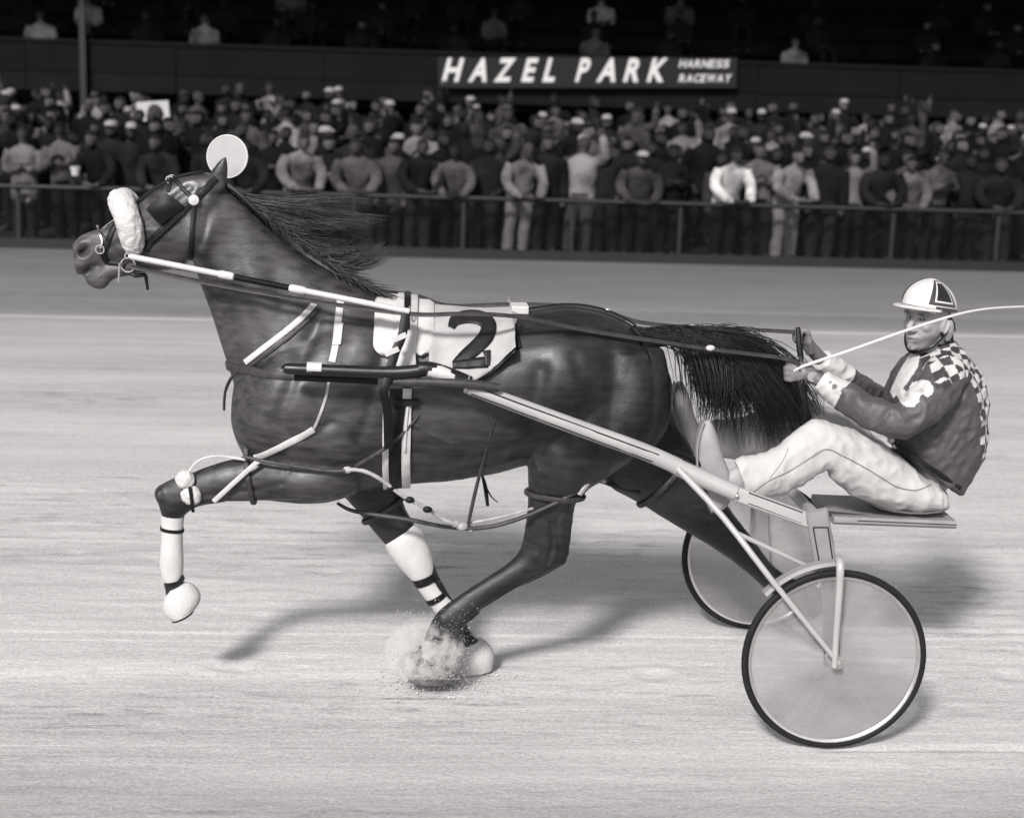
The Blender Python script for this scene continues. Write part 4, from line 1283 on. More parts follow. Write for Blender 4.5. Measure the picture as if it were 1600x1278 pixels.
# ================================================================ boots on the legs
def boot_thing(name, label, cat, group, loc):
    o = empty(name); o.location = loc; tag(o, label, cat, group); return o
def bl(name, secs, dy, m, root, p=2.0, sub=3):
    mb = MB(); mb.ploft(secs, dy, 20, p, sub); return part(name, mb, m, root)
D = -0.13
b1 = boot_thing('shin_boot', 'white shin boot with thin black strap on the lifted foreleg', 'leg boot', 'horse leg boots', P(268, 905, D))
bl('shell', [(251,804,288,808,.041),(252,830,286,832,.040),(251,850,286,850,.041),(249,878,287,876,.042),(252,900,286,896,.040),(255,908,283,904,.038)], D, 'white_boot', b1)
bl('strap', [(250,822,288,826,.0435),(250,827,288,831,.0435)], D, 'leather', b1, sub=1)
b2 = boot_thing('bell_boot', 'white bell boot over the raised front hoof', 'hoof boot', 'horse hoof boots', P(285, 965, D))
bl('shell', [(262,922,289,910,.040),(258,932,300,912,.050),(254,945,312,925,.064),(258,960,313,938,.068),(268,968,306,950,.064)], D, 'fleece', b2)
b3 = boot_thing('knee_boot', 'white fleece knee boot with suspender strap on lifted foreleg', 'knee boot', 'horse leg boots', P(292, 760, D))
for px, py, dy, a in ((289,749,-.185,.040), (299,774,-.185,.043)):
    mb = MB(); mb.ell(P(px, py, dy), (a, .026, a*1.02), 16, 10)
    fm = remesh(mb, .006, 1); q = np.empty(len(fm.vertices)*3); fm.vertices.foreach_get('co', q); q = q.reshape(-1, 3)
    q += np.array([[mnoise.noise((p_[0]*50+k*9, p_[1]*50, p_[2]*50))*.006 for k in range(3)] for p_ in q]); fm.vertices.foreach_set('co', q.ravel()); fm.update()
    rel(link('fleece_pad', fm, M['fleece'], angle=None), b3)
dstrap('knee_strap', [(300,760),(301,775),(300,790)], .014, 'leather', b3, .01, .03)
mb = MB(); mb.tube([P(296,736,-.19), P(310,720,-.19), P(335,713,-.18), P(362,715,-.17), P(384,718,-.2)], .0065, 6, sub=4); part('suspender', mb, 'white_leather', b3)
mb = MB(); mb.strap([Vector(q) for q in catmull([P(406,718,-.235), P(372,748,-.225), P(334,783,-.20)], 5)], [V(0, -1, 0)]*11, .020, .006); part('suspender', mb, 'white_leather', b3)
D = 0.12
b4 = boot_thing('knee_boot', 'tall white knee boot on the planted foreleg', 'knee boot', 'horse leg boots', P(640, 870, D))
bl('shell', [(606,838,648,818,.044),(601,850,660,828,.062),(608,866,668,845,.064),(622,884,674,862,.060),(637,900,678,882,.052),(645,908,678,893,.045)], D, 'white_boot', b4)
bl('strap', [(643,906,680,892,.051),(649,917,684,902,.049)], D, 'leather', b4, sub=1)
b5 = boot_thing('leg_wrap', 'white cannon wrap with black band on the planted foreleg', 'leg wrap', 'horse leg boots', P(690, 945, D))
bl('wrap', [(651,918,682,904,.041),(662,933,690,917,.041),(676,952,705,935,.043),(684,962,712,946,.045)], D, 'white_boot', b5)
bl('band', [(664,938,695,921,.048),(668,945,699,928,.048)], D, 'leather', b5, sub=1)
b6 = boot_thing('bell_boot', 'white bell boot on the planted front hoof in flying dirt', 'hoof boot', 'horse hoof boots', P(735, 1045, D))
bl('shell', [(712,1012,752,998,.043),(706,1026,764,1006,.056),(703,1040,772,1022,.066),(704,1050,770,1044,.067)], D, 'fleece', b6)
# ================================================================ sulky
sulky = empty('sulky'); sulky.location = P(1230, 1090, 0); sulky.location.z = 0
tag(sulky, 'silver racing sulky with pinstriped shafts and disc covered wheels', 'sulky')
AX = 1.735; WR = 0.372; WHY = 0.715           # axle position, wheel radius, half track
def mt(p, s): return Vector(p) if s < 0 else mir(p)
def spart(name, mb, m, parent=None, angle=40):
    o = mb.build(name, M[m], angle=angle)
    return rel(o, sulky)
M['disc_cover'] = mat('wheel_disc_cover', 0.27, 0.45, 0.10, 6, spec=0.4, stretch=(1, 1, 1))
def disc_material():
    m = M['disc_cover']; t = m.node_tree; b = t.nodes['Principled BSDF']; out = t.nodes['Material Output']
    tr = t.nodes.new('ShaderNodeBsdfTransparent'); mx = t.nodes.new('ShaderNodeMixShader'); mx.inputs[0].default_value = 0.52
    # streaks of uneven opacity that run out from the hub
    ge = t.nodes.new('ShaderNodeNewGeometry'); sx = t.nodes.new('ShaderNodeSeparateXYZ'); t.links.new(ge.outputs['Position'], sx.inputs[0])
    def mm(op, a, c):
        n = t.nodes.new('ShaderNodeMath'); n.operation = op
        for i, x in enumerate((a, c)):
            if isinstance(x, (int, float)): n.inputs[i].default_value = x
            else: t.links.new(x, n.inputs[i])
        return n.outputs[0]
    ang = mm('ARCTAN2', mm('SUBTRACT', sx.outputs['Z'], WR), mm('SUBTRACT', sx.outputs['X'], AX))
    nz = t.nodes.new('ShaderNodeTexNoise'); nz.noise_dimensions = '1D'; nz.inputs['Scale'].default_value = 5; nz.inputs['Detail'].default_value = 7; nz.inputs['Roughness'].default_value = .7
    t.links.new(ang, nz.inputs['W'])
    n2 = t.nodes.new('ShaderNodeTexNoise'); n2.inputs['Scale'].default_value = 6; n2.inputs['Detail'].default_value = 5; t.links.new(ge.outputs['Position'], n2.inputs['Vector'])
    op = mm('ADD', mm('MULTIPLY', nz.outputs['Fac'], .5), mm('MULTIPLY', n2.outputs['Fac'], .34))
    t.links.new(op, mx.inputs[0])
    t.links.new(tr.outputs[0], mx.inputs[1]); t.links.new(b.outputs[0], mx.inputs[2]); t.links.new(mx.outputs[0], out.inputs[0])
disc_material()
def child_of(o, par):
    o.parent = par; o.matrix_parent_inverse = par.matrix_world.inverted() if 0 else Matrix.Translation(-Vector(par_loc(par)))
    return o
def par_loc(par):
    return Vector((0, 0, 0)) if par.parent is None else Vector((0, 0, 0))
for s in (-1, 1):
    cy = YC+s*WHY
    hub_c = V(AX, cy, WR)
    wob = math.radians(0.0)
    circ = lambda r, y, n=72: [V(AX+r*math.cos(2*math.pi*i/n), cy+y, WR+r*math.sin(2*math.pi*i/n)) for i in range(n)]
    def lathe(prof, name, m, n=72, angle=50):
        mb = MB(); rs = [circ(r, y, n) for r, y in prof]; mb.rings(rs, cap=False); return mb, name, m, angle
    # rim is the wheel's body, the rest hangs on it
    mb, *_ = lathe([(WR-.027, -.012), (WR-.034, -.011), (WR-.040, -.007), (WR-.040, .007), (WR-.034, .011), (WR-.027, .012), (WR-.027, -.012)], '', '')
    rim = rel(mb.build('wheel', M['steel'], angle=50), sulky)
    def sub(name, mb, m, angle=40):
        o = mb.build(name, M[m], angle=angle); o.parent = rim; return o
    prof = [(WR-.014+.014*math.cos(a), .0135*math.sin(a)) for a in np.linspace(0, 2*math.pi, 13)]
    mb, *_ = lathe(prof, '', ''); sub('tyre', mb, 'rubber')
    for k in (-1, 1):
        mb = MB(); rs = [circ(r, k*y, 72) for r, y in ((.028, .030), (.10, .0245), (.20, .018), (.29, .0125), (WR-.040, .0095))]; mb.rings(rs, cap=False)
        sub('disc_cover', mb, 'disc_cover')
    mb = MB(); rs = [circ(r, y, 24) for r, y in ((.004, -.052), (.012, -.05), (.014, -.036), (.027, -.034), (.030, -.026), (.022, -.02), (.022, .02), (.030, .026), (.027, .034), (.014, .036), (.012, .05), (.004, .052))]; mb.rings(rs)
    sub('hub', mb, 'steel')
    # shaft: silver rear, black front with leather sleeve
    DS = -.42
    def sp(px, py, dy=DS): return mt(P(px, py, dy), s)
    mb = MB(); mb.tube([sp(728,604), sp(800,630), sp(900,667), sp(1000,703), sp(1060,729)], [.027, .031, .033, .034, .034], 16, sub=3); shaft = spart('shaft', mb, 'silver')
    def on_shaft(px, py): return sp(px, py)
    for (a, b_) in (((742,602),(1028,708)), ((735,613),(1018,719))):      # pinstripes lie on the tube's flank
        pts = []
        for k in range(25):
            t = k/24; q = P(a[0]+(b_[0]-a[0])*t, a[1]+(b_[1]-a[1])*t, DS)
            # centre line of the shaft here
            cx_ = catmull([P(728,604,DS), P(800,630,DS), P(900,667,DS), P(1000,703,DS), P(1060,729,DS)], 8)
            cc = min((Vector(c_) for c_ in cx_), key=lambda c_: abs(c_.x-q.x))
            dz = max(-.026, min(.026, q.z-cc.z)); rr = .0348
            pts.append(mt(V(q.x, q.y-math.sqrt(max(1e-6, rr*rr-dz*dz))-.0005, q.z), s))
        mb = MB(); mb.tube(pts, .0028, 5); o = spart('pinstripe', mb, 'stripe')
    mb = MB(); mb.tube([sp(445,575,-.40), sp(452,576,-.40), sp(520,579,-.41), sp(600,582,-.42), sp(640,581,-.425), sp(668,577,-.425)], [.012, .022, .024, .025, .027, .028], 12, sub=3); spart('shaft_tip', mb, 'wood_dark')
    mb = MB(); mb.tube([sp(655,577,-.425), sp(672,577,-.425), sp(700,585,-.422), sp(735,598,-.42)], [.030, .031, .030, .026], 12, sub=3); spart('shaft_bend', mb, 'wood_dark')
    mb = MB(); mb.tube([sp(664,577,-.428), sp(688,582,-.427), sp(716,592,-.424)], [.026, .0312, .024], 12, sub=3); spart('shaft_sleeve', mb, 'white_leather')
    mb = MB(); mb.tube([sp(480,575,-.405), sp(503,576,-.408)], [.0245, .025], 12); spart('shaft_band', mb, 'white_leather')
    mb = MB(); mb.tube([sp(600,597,-.40), sp(660,597,-.44), sp(730,600,-.455), sp(780,606,-.455)], [.016, .018, .020, .017], 10, sub=3); spart('hold_back_strap', mb, 'rope')
    mb = MB(); mb.tube([sp(460,590,-.36), sp(520,592,-.37), sp(590,596,-.38)], .014, 8, sub=2); spart('quick_hitch', mb, 'leather')
    mb = MB(); ring(mb, sp(729,600,-.43), (1, 0, -.3), .034, .004); spart('hitch_ring', mb, 'steel')
    # side arm carrying on from the shaft to the arch
    mb = MB(); mb.tube([sp(1052,726), sp(1085,742,-.43), sp(1150,770,-.46)], [.033, .036, .032], 14, sub=2); spart('shaft_socket', mb, 'silver')
    mb = MB(); mb.bar(sp(1140,768,-.45), sp(1268,815,-.58), .035, .062, bev=.3); arm = spart('side_arm', mb, 'silver')
    for dz in (-.022, .022):
        a, b_ = sp(1168,776,-.478), sp(1252,807,-.562); off = V(0, -.0185 if s < 0 else .0185, dz)
        mb = MB(); mb.tube([a+off, b_+off], .003, 5); spart('pinstripe', mb, 'stripe')
    # upright board from the arch down inside the wheel
    LY = -(WHY-.075)
    mb = MB(); mb.bar(sp(1276,797,LY), sp(1294,905,LY), .03, .088, up=(1, 0, .2), bev=.3)
    mb.bar(sp(1296,900,LY), sp(1300,1040,LY), .022, .066, up=(1, 0, 0), bev=.3)
    spart('upright', mb, 'silver_dull')
    a = [(1280,884),(1269,822),(1292,822),(1301,884)]
    for i in range(3):
        mb = MB(); o_ = V(0, -.0165 if s < 0 else .0165, 0)
        mb.tube([sp(*a[i], LY)+o_, sp(*a[i+1], LY)+o_], .003, 5); spart('pinstripe', mb, 'stripe')
    # thin lip arcing over the tyre, and outer fork
    mb = MB(); rs = []
    for k in range(25):
        a = R(92+k*1.9); r = WR+.022
        rs.append([V(AX+rr*math.cos(a), cy+yy, WR+rr*math.sin(a)) for rr, yy in ((r, -.026), (r+.014, -.020), (r+.016, .020), (r, .026), (r-.003, .02), (r-.003, -.02))])
    mb.rings(rs); spart('tyre_lip', mb, 'silver_dull')
    FY = -(WHY+.075)
    mb = MB(); mb.tube([sp(1300,898,LY), sp(1304,882,LY+.0), sp(1310,874,-WHY), sp(1313,884,FY), sp(1311,930,FY), sp(1306,1000,FY), sp(1304,1042,FY)], [.014, .015, .016, .016, .015, .013, .012], 10, sub=4); spart('fork', mb, 'silver')
    mb = MB(); mb.tube([V(AX, cy-.078, WR), V(AX, cy+.078, WR)], .011, 10); spart('axle', mb, 'steel')
    # struts
    mb = MB(); mb.tube([sp(1060,733,-.46), sp(1130,808,-.62), sp(1205,905,-(WHY+.045)), mt(V(AX, YC-WHY-.07, WR+.01), s)], [.014, .013, .012, .0105], 10, sub=3); spart('strut', mb, 'silver')
    mb = MB(); mb.tube([sp(1150,832,-.655), sp(1288,897,LY)], .009, 8); spart('strut', mb, 'silver')
    for qx, qy, dy in ((1070,738,-.455), (1150,773,-.478), (1262,812,-.60), (1282,892,LY-.016), (1296,892,LY-.016)):
        mb = MB(); c_ = sp(qx, qy, dy); mb.ell(c_+V(0, (-.018 if s < 0 else .018), 0), (.009, .008, .009), 8, 6); spart('bolt', mb, 'steel')
    # stirrup
    mb = MB(); mb.tube([sp(1088,742,-.42), sp(1100,744,-.36), sp(1140,768,-.34), sp(1158,775,-.38), sp(1160,772,-.44)], .010, 8, sub=4); spart('stirrup', mb, 'steel')
    mb = MB(); mb.tube([sp(1052,706,-.38), sp(1075,714,-.36), sp(1102,730,-.36)], [.012, .016, .012], 8, sub=3); spart('foot_rest', mb, 'leather')
# cross arch and seat
pa_, pb_ = P(1272, 806, -.62), mir(P(1272, 806, -.62))
mb = MB(); mb.tube([pa_, P(1268,800,-.45), P(1262,794,-.2), P(1262,794,0), mir(P(1262,794,-.2)), mir(P(1268,800,-.45)), pb_], .026, 12, sub=4); spart('arch', mb, 'silver')
sa, sb_ = P(1285, 792, 0), P(1472, 799, 0)
mb = MB(); dx = (sb_-sa).normalized()
mb.bar(sa+V(0, 0, -.008), sb_+V(0, 0, -.008), .40, .034, bev=.35); spart('seat', mb, 'seat_grey' if 'seat_grey' in M else 'silver_dull')
for k in (-1, 1):
    mb = MB(); o_ = V(0, k*.2015, -.004)
    mb.tube([sa+V(.10, 0, 0)+o_, sb_+V(-.004, 0, 0)+o_], .0022, 5); spart('pinstripe', mb, 'stripe')
    mb = MB(); mb.tube([P(1262,796,k*.14), P(1300,803,k*.14), P(1400,812,k*.14)], .012, 8, sub=3); spart('seat_rail', mb, 'rope')
mb = MB(); mb.ell(P(1420, 788), (.17, .15, .022)); spart('seat_pad', mb, 'white_leather')
# ================================================================ driver
M['skin'] = mat('driver_skin', 0.20, 0.5, 0.1, 30, 0.1, 90)
def tone_material(name, rough, sheen=0.0, spec=.3, bump=.15, bscale=60):
    m = bpy.data.materials.new(name); m.use_nodes = True
    t = m.node_tree; b = t.nodes['Principled BSDF']; L = t.links.new
    a = t.nodes.new('ShaderNodeAttribute'); a.attribute_name = 'tone'
    tc = t.nodes.new('ShaderNodeTexCoord'); nz = t.nodes.new('ShaderNodeTexNoise'); nz.inputs['Scale'].default_value = 14; nz.inputs['Detail'].default_value = 6
    L(tc.outputs['Object'], nz.inputs['Vector'])
    mr = t.nodes.new('ShaderNodeMapRange'); mr.inputs['To Min'].default_value = .82; mr.inputs['To Max'].default_value = 1.14; L(nz.outputs['Fac'], mr.inputs[0])
    mx = t.nodes.new('ShaderNodeMix'); mx.data_type = 'RGBA'; mx.blend_type = 'MULTIPLY'; mx.inputs[0].default_value = 1
    L(a.outputs['Color'], mx.inputs[6]); L(mr.outputs[0], mx.inputs[7]); L(mx.outputs[2], b.inputs['Base Color'])
    n2 = t.nodes.new('ShaderNodeTexNoise'); n2.inputs['Scale'].default_value = bscale; L(tc.outputs['Object'], n2.inputs['Vector'])
    bp = t.nodes.new('ShaderNodeBump'); bp.inputs['Strength'].default_value = bump; bp.inputs['Distance'].default_value = .008
    L(n2.outputs['Fac'], bp.inputs['Height']); L(bp.outputs[0], b.inputs['Normal'])
    b.inputs['Roughness'].default_value = rough; b.inputs['Specular IOR Level'].default_value = spec
    return m
M['skin_tone'] = tone_material('driver_skin_and_gloves', .5, bump=.06, bscale=140)
M['silks'] = tone_material('racing_jacket_cloth', .55, spec=.35)
M['trouser_cloth'] = mat('white_trouser_cloth', 0.38, 0.8, 0.05, 9, 0.25, 22, spec=0.15)
def arr(me, what):
    a = np.empty(len(me.vertices)*3); me.vertices.foreach_get(what, a); return a.reshape(-1, 3)
def set_tone(me, tone):
    ca = me.color_attributes.new('tone', 'FLOAT_COLOR', 'POINT'); ca.data.foreach_set('color', tone.astype(np.float32).ravel())
# --- frames
HC = P(1449, 496, -.02); HS = 1.07; YW = R(38)
hf = V(-math.cos(YW), -math.sin(YW), .03).normalized(); hu = V(0.05, 0, 1); hl = hu.cross(hf).normalized(); hu = hf.cross(hl)
def HL(x, y, z): return HC + (hf*x + hl*y + hu*z)*HS
hrot = Matrix((hf, hl, hu)).transposed()
mb = MB()
mb.ploft([(1416,742,1462,778,.13),(1412,700,1498,730,.15),(1410,645,1518,664,.17),(1414,595,1508,594,.185),(1430,566,1495,560,.14),(1444,548,1480,544,.06)], 0, 18)
mb.tube([P(1466,556,0), P(1460,535,0), HL(-.015, 0, -.06)], [.062, .058, .056], 14, sub=3)
ROWS = [(.112,.02,-.045,.03),(.098,.06,-.08,.058),(.065,.088,-.097,.074),(.025,.094,-.10,.078),(-.005,.088,-.097,.076),(-.035,.089,-.086,.071),(-.065,.088,-.060,.064),(-.09,.086,-.03,.054),(-.112,.080,0.0,.042),(-.128,.064,.02,.024)]
rs = []
for z, xf, xb, hw in ROWS:
    r = []
    for i in range(24):
        t = 2*math.pi*i/24; cs, sn = math.cos(t), math.sin(t)
        r.append(HL((xf+xb)/2+(xf-xb)/2*abs(cs)**.9*(1 if cs > 0 else -1), hw*abs(sn)**.9*(1 if sn > 0 else -1), z))
    rs.append(r)
mb.rings(rs)
def he(x, y, z, a, b_, c): mb.ell(HL(x, y, z), (a*HS, b_*HS, c*HS), 12, 8, hrot)
mb.tube([HL(.086,0,.012), HL(.100,0,-.012), HL(.116,0,-.038), HL(.100,0,-.050)], [.010, .012, .015, .009], 10, sub=3)
for s in (-1, 1):
    he(.098, s*.013, -.045, .014, .010, .009)
    he(.082, s*.034, .022, .016, .026, .010)
    he(.060, s*.044, -.030, .026, .018, .020)
    he(-.006, s*.080, -.020, .020, .010, .034)
he(.090, 0, -.075, .012, .026, .008); he(.088, 0, -.089, .011, .023, .008); he(.080, 0, -.113, .018, .022, .016)
# legs and arms
LEG = [((1462,757),(1462,790),.11,-.10),((1432,742),(1420,788),.105,-.12),((1390,710),(1372,783),.095,-.15),((1352,688),(1330,764),.085,-.18),((1316,674),(1304,744),.075,-.21),((1284,662),(1290,728),.068,-.235),((1256,674),(1270,738),.062,-.25),((1224,700),(1238,756),.054,-.28),((1186,715),(1204,768),.05,-.31),((1150,726),(1164,768),.042,-.335),((1124,742),(1140,772),.036,-.345)]
def leg_secs(grow, s):
    out = []
    for a, b_, hw, dy in LEG:
        pa, pb = P(*a, dy), P(*b_, dy); c = (pa+pb)/2; u = (pa-pb)/2
        u = u*(1+grow/u.length)
        A_, B_ = c+u, c-u
        if s > 0: A_, B_ = mir(A_)+V(0, 0, .012), mir(B_)+V(0, 0, .012)
        out.append((A_, B_, hw+grow))
    return out
for s in (-1, 1): mb.loft(leg_secs(-.006, s), 14, 2, 3)
NH = P(1256, 582, -.085); FHD = P(1262, 538, .075)
NARM = [P(1482,580,-.16), P(1455,622,-.255), P(1408,658,-.30), P(1362,645,-.25), P(1318,618,-.165), P(1285,597,-.11), NH]
FARM = [P(1478,580,.16), P(1455,622,.26), P(1412,648,.30), P(1364,625,.24), P(1318,590,.15), P(1284,562,.10), FHD]
for A_ in (NARM, FARM): mb.tube(A_, [.065, .055, .05, .045, .037, .031, .03], 12, sub=3)
def hand(c, F, T, O):
    F = Vector(F).normalized(); T = (Vector(T)-F*Vector(T).dot(F)).normalized(); O = Vector(O); O = (O-F*O.dot(F)-T*O.dot(T)).normalized()
    q = lambda f, t, o: c+F*f+T*t+O*o
    rs = []
    for f, wt, th, o in ((-.045, .028, .022, 0), (-.02, .036, .020, .002), (.015, .043, .020, .004), (.045, .042, .017, .008), (.056, .036, .012, .008)):
        rs.append([q(f, wt*math.cos(2*math.pi*i/14), o+th*math.sin(2*math.pi*i/14)) for i in range(14)])
    mb.rings(rs)
    for i in range(4):
        t = .034-.0225*i; ln = (1.0, 1.08, 1.0, .84)[i]
        mb.tube([q(.045, t, .010), q(.045+.026*ln, t*1.02, .002), q(.050+.022*ln, t, -.024*ln), q(.034, t, -.040*ln), q(.018, t, -.034*ln)], [.0125, .0125, .0115, .0105, .009], 8, sub=3)
    mb.tube([q(-.012, .030, -.012), q(.012, .050, -.022), q(.040, .050, -.030), q(.060, .040, -.030)], [.0145, .0135, .0115, .0095], 8, sub=3)
hand(NH, (-1, .1, .05), (.1, 0, 1), (0, -1, .15))
hand(FHD, (-.35, .0, .9), (-.1, 1, .1), (.85, .25, .3))
bme = remesh(mb, .0052, 4)
bc = arr(bme, 'co'); bn = arr(bme, 'normal')
hc_ = np.array(HC); A3 = np.array([hf, hl, hu])
loc = ((bc-hc_)@A3.T)/HS                       # head coordinates of every vertex
for s in (-1, 1):
    d2 = ((loc[:, 0]-.088)/.03)**2+((loc[:, 1]-s*.032)/.017)**2+((loc[:, 2]+.001)/.011)**2
    bc -= bn*(np.exp(-d2)*.007)[:, None]
d2 = ((loc[:, 0]-.09)/.03)**2+((loc[:, 1])/.024)**2+((loc[:, 2]+.082)/.003)**2
bc -= bn*(np.exp(-d2)*.004)[:, None]
bme.vertices.foreach_set('co', bc.ravel()); bme.update()
tone = np.tile(np.array(g(.26)), (len(bc), 1))
def blend(mask, v):
    global tone
    m_ = np.clip(mask, 0, 1)[:, None]; tone = tone*(1-m_)+np.array(g(v))*m_
inh = (np.abs(loc[:, 0]) < .2) & (np.abs(loc[:, 2]) < .16) & (np.abs(loc[:, 1]) < .12)
blend(inh*np.exp(-(((loc[:, 2]+.085)/.03)**2+((loc[:, 0]-.06)/.05)**2))*.35, .11)
for s in (-1, 1):
    blend(inh*(loc[:, 0] > .05)*np.exp(-((loc[:, 1]-s*.032)/.012)**2-((loc[:, 2]+.002)/.006)**2)*1.3, .015)
    blend(inh*(loc[:, 0] > .05)*np.exp(-((loc[:, 1]-s*.034)/.018)**2-((loc[:, 2]-.020)/.0045)**2)*1.0, .03)
blend(inh*(loc[:, 0] > .05)*np.exp(-((loc[:, 1])/.022)**2-((loc[:, 2]+.081)/.006)**2), .07)
blend((inh & (loc[:, 0] < -.03) & (loc[:, 2] > -.06))*1.0, .02)
gl = np.minimum(np.linalg.norm(bc-np.array(NH), axis=1), np.linalg.norm(bc-np.array(FHD), axis=1))
blend((gl < .125)*1.0, .10)
fing = (np.linalg.norm(bc-np.array(NH+V(-.05, 0, 0)), axis=1) < .055) | (np.linalg.norm(bc-np.array(FHD+V(-.03, -.02, .06)), axis=1) < .06)
blend(fing*.7, .16)
set_tone(bme, tone)
driver = link('person', bme, M['skin_tone'], angle=None)
tag(driver, 'driver in dark jacket, white trousers and white helmet sitting on the sulky', 'person')
def dchild(o): o.parent = driver; return o
# --- trousers
mb = MB()
for s in (-1, 1): mb.loft(leg_secs(.019, s)[:-1], 18, 2.1, 3)
mb.ploft([(1420,738,1430,793,.17),(1445,745,1452,793,.18),(1466,757,1470,790,.14)], 0, 18)
tme = remesh(mb, .0075, 5)
tc_ = arr(tme, 'co'); tn = arr(tme, 'normal')
def crease(p):
    r = lambda a, b_, c, o: 1-2.4*abs(mnoise.noise((p[0]*a+p[2]*b_, p[1]*c, p[2]*a-p[0]*b_+o)))
    kn = math.exp(-((p[0]-KX)**2+(p[2]-KZ)**2)/.012)
    return r(6.5, 3, 5, 0)*.0085+r(15, -7, 9, 4)*.0045+kn*math.sin(p[0]*95+p[2]*60)*.0035-.003
KX, KZ = P(1290, 705).x, P(1290, 705).z
tc_ += tn*np.array([crease(p) for p in tc_])[:, None]
tme.vertices.foreach_set('co', tc_.ravel()); tme.update()
trou = dchild(link('trousers', tme, M['trouser_cloth'], angle=None))
bpy.context.view_layer.update()
TB = BVHTree.FromObject(trou, bpy.context.evaluated_depsgraph_get())
def seam(name, pix, m, r, tree):
    pts = []
    for q in catmull(pix, 6):
        l, n, i, d = tree.ray_cast(CAM, ray(q[0], q[1]).normalized())
        if l is not None: pts.append(l+n*r*.2)
    mb = MB(); mb.tube(pts, r, 5); o = mb.build(name, M[m]); o.parent = trou; return o
M['piping'] = mat('grey_piping', .17, .7, .1, 10)
seam('seam_piping', [(1172,772),(1200,752),(1235,735),(1265,716),(1291,702),(1320,714),(1350,730),(1380,748),(1400,760),(1430,766),(1455,757)], 'piping', .0028, TB)
seam('crease', [(1202,748),(1222,722),(1232,700)], 'piping', .0018, TB)
# --- jacket
mb = MB()
mb.ploft([(1400,704,1500,770,.185),(1388,672,1532,712,.20),(1385,638,1539,655,.212),(1390,606,1538,615,.212),(1402,580,1528,582,.20),(1418,561,1512,557,.155),(1430,547,1497,541,.085),(1434,538,1492,533,.072)], 0, 24, 2.1)
for A_, r_ in ((NARM, 0), (FARM, 0)): mb.tube(A_[:6], [.092, .084, .078, .068, .058, .05], 16, sub=3)
jme = remesh(mb, .0052, 7)
jc = arr(jme, 'co'); jn = arr(jme, 'normal')
def fold(p, a, b_): return (1-2*abs(mnoise.noise((p[0]*a-p[2]*a*1.2, p[1]*a*.8, p[2]*a*.6+p[0]*a*.9+b_))))
jc += jn*np.array([fold(p, 7, 0)*.009+fold(p, 15, 5)*.005+mnoise.noise((p[0]*30, p[1]*24, p[2]*30))*.003-.004 for p in jc])[:, None]
jme.vertices.foreach_set('co', jc.ravel()); jme.update()
px = np.array([proj(p) for p in jc]); nearside = (jc[:, 1] < YC+.02)
tone = np.tile(np.array(g(.055)), (len(jc), 1))
def inpoly(poly):
    x, y = px[:, 0], px[:, 1]; ins = np.zeros(len(px), bool); n = len(poly)
    for i in range(n):
        x1, y1 = poly[i]; x2, y2 = poly[(i+1) % n]
        c = ((y1 > y) != (y2 > y)) & (x < (x2-x1)*(y-y1)/((y2-y1) if y2 != y1 else 1e-9)+x1)
        ins ^= c
    return ins
# checked yoke round shoulders and back (in 3D so it wraps over both sides)
yoke = catmull([(P(*q).x, P(*q).z) for q in ((1432,566),(1455,556),(1480,550),(1505,560),(1520,585),(1529,615),(1535,650),(1534,690))], 10)
Yk = np.array([[a[0], a[1]] for a in yoke]); seg = np.concatenate([[0], np.cumsum(np.linalg.norm(np.diff(Yk, axis=0), axis=1))])
D2 = np.stack([np.hypot(jc[:, 0]-a[0], jc[:, 2]-a[1]) for a in Yk]); im = D2.argmin(0); dist = D2.min(0); al = seg[im]
torso_only = (jc[:, 0] > P(1425, 600).x)
cell = (np.floor(al/.042)+np.floor((jc[:, 1]-YC)/.042)+np.floor(dist/.034)).astype(int) % 2
blend((dist < .062)*(cell == 0)*torso_only*1.0, .38)
blend((dist < .062)*(cell == 1)*torso_only*1.0, .03)
blend(inpoly([(1421,553),(1438,552),(1434,575),(1412,606),(1396,622),(1390,612),(1404,582)])*1.0, .40)
blend(nearside*inpoly([(1401,618),(1408,607),(1418,612),(1425,598),(1440,593),(1452,595),(1459,606),(1457,616),(1449,621),(1443,616),(1437,619),(1436,628),(1428,636),(1416,636),(1408,630)])*1.0, .42)
for cx, cy, r in ((1417,616,4.5), (1440,610,4)): blend(nearside*(np.hypot(px[:, 0]-cx, px[:, 1]-cy) < r)*.8, .3)
for A_ in (NARM, FARM):
    a, b_ = np.array(A_[4]), np.array(A_[5]); d = (b_-a)/np.linalg.norm(b_-a); t = (jc-a)@d; rr = np.linalg.norm((jc-a)-np.outer(t, d), axis=1)
    blend((t > .0)*(rr < .10)*1.0, .42)
for cx, cy, r in ((1304,604,4.5), (1318,610,4.5), (1297,598,2.5)): blend(nearside*(np.hypot(px[:, 0]-cx, px[:, 1]-cy) < r)*.9, .08)
set_tone(jme, tone)
jack = dchild(link('jacket', jme, M['silks'], angle=None))
mb = MB(); mb.tube([P(1392,690,-.17), P(1420,708,-.205), P(1460,735,-.205), P(1500,762,-.165)], .010, 8, sub=4); o = mb.build('hem_band', M['rubber']); o.parent = jack
for k, (qx, qy) in enumerate(((1386,678),(1392,688),(1399,696))):
    mb = MB(); mb.ell(P(qx, qy, -.18), (.016, .010, .014)); o = mb.build('belt_tab', M['white_cloth']); o.parent = jack
# glove button
gp = NH+V(.03, -.034, -.012); mb = MB(); disc(mb, gp, (0, 1, -.1), .022, .006, 18, .002); dchild(mb.build('glove_patch', M['silver_dull']))
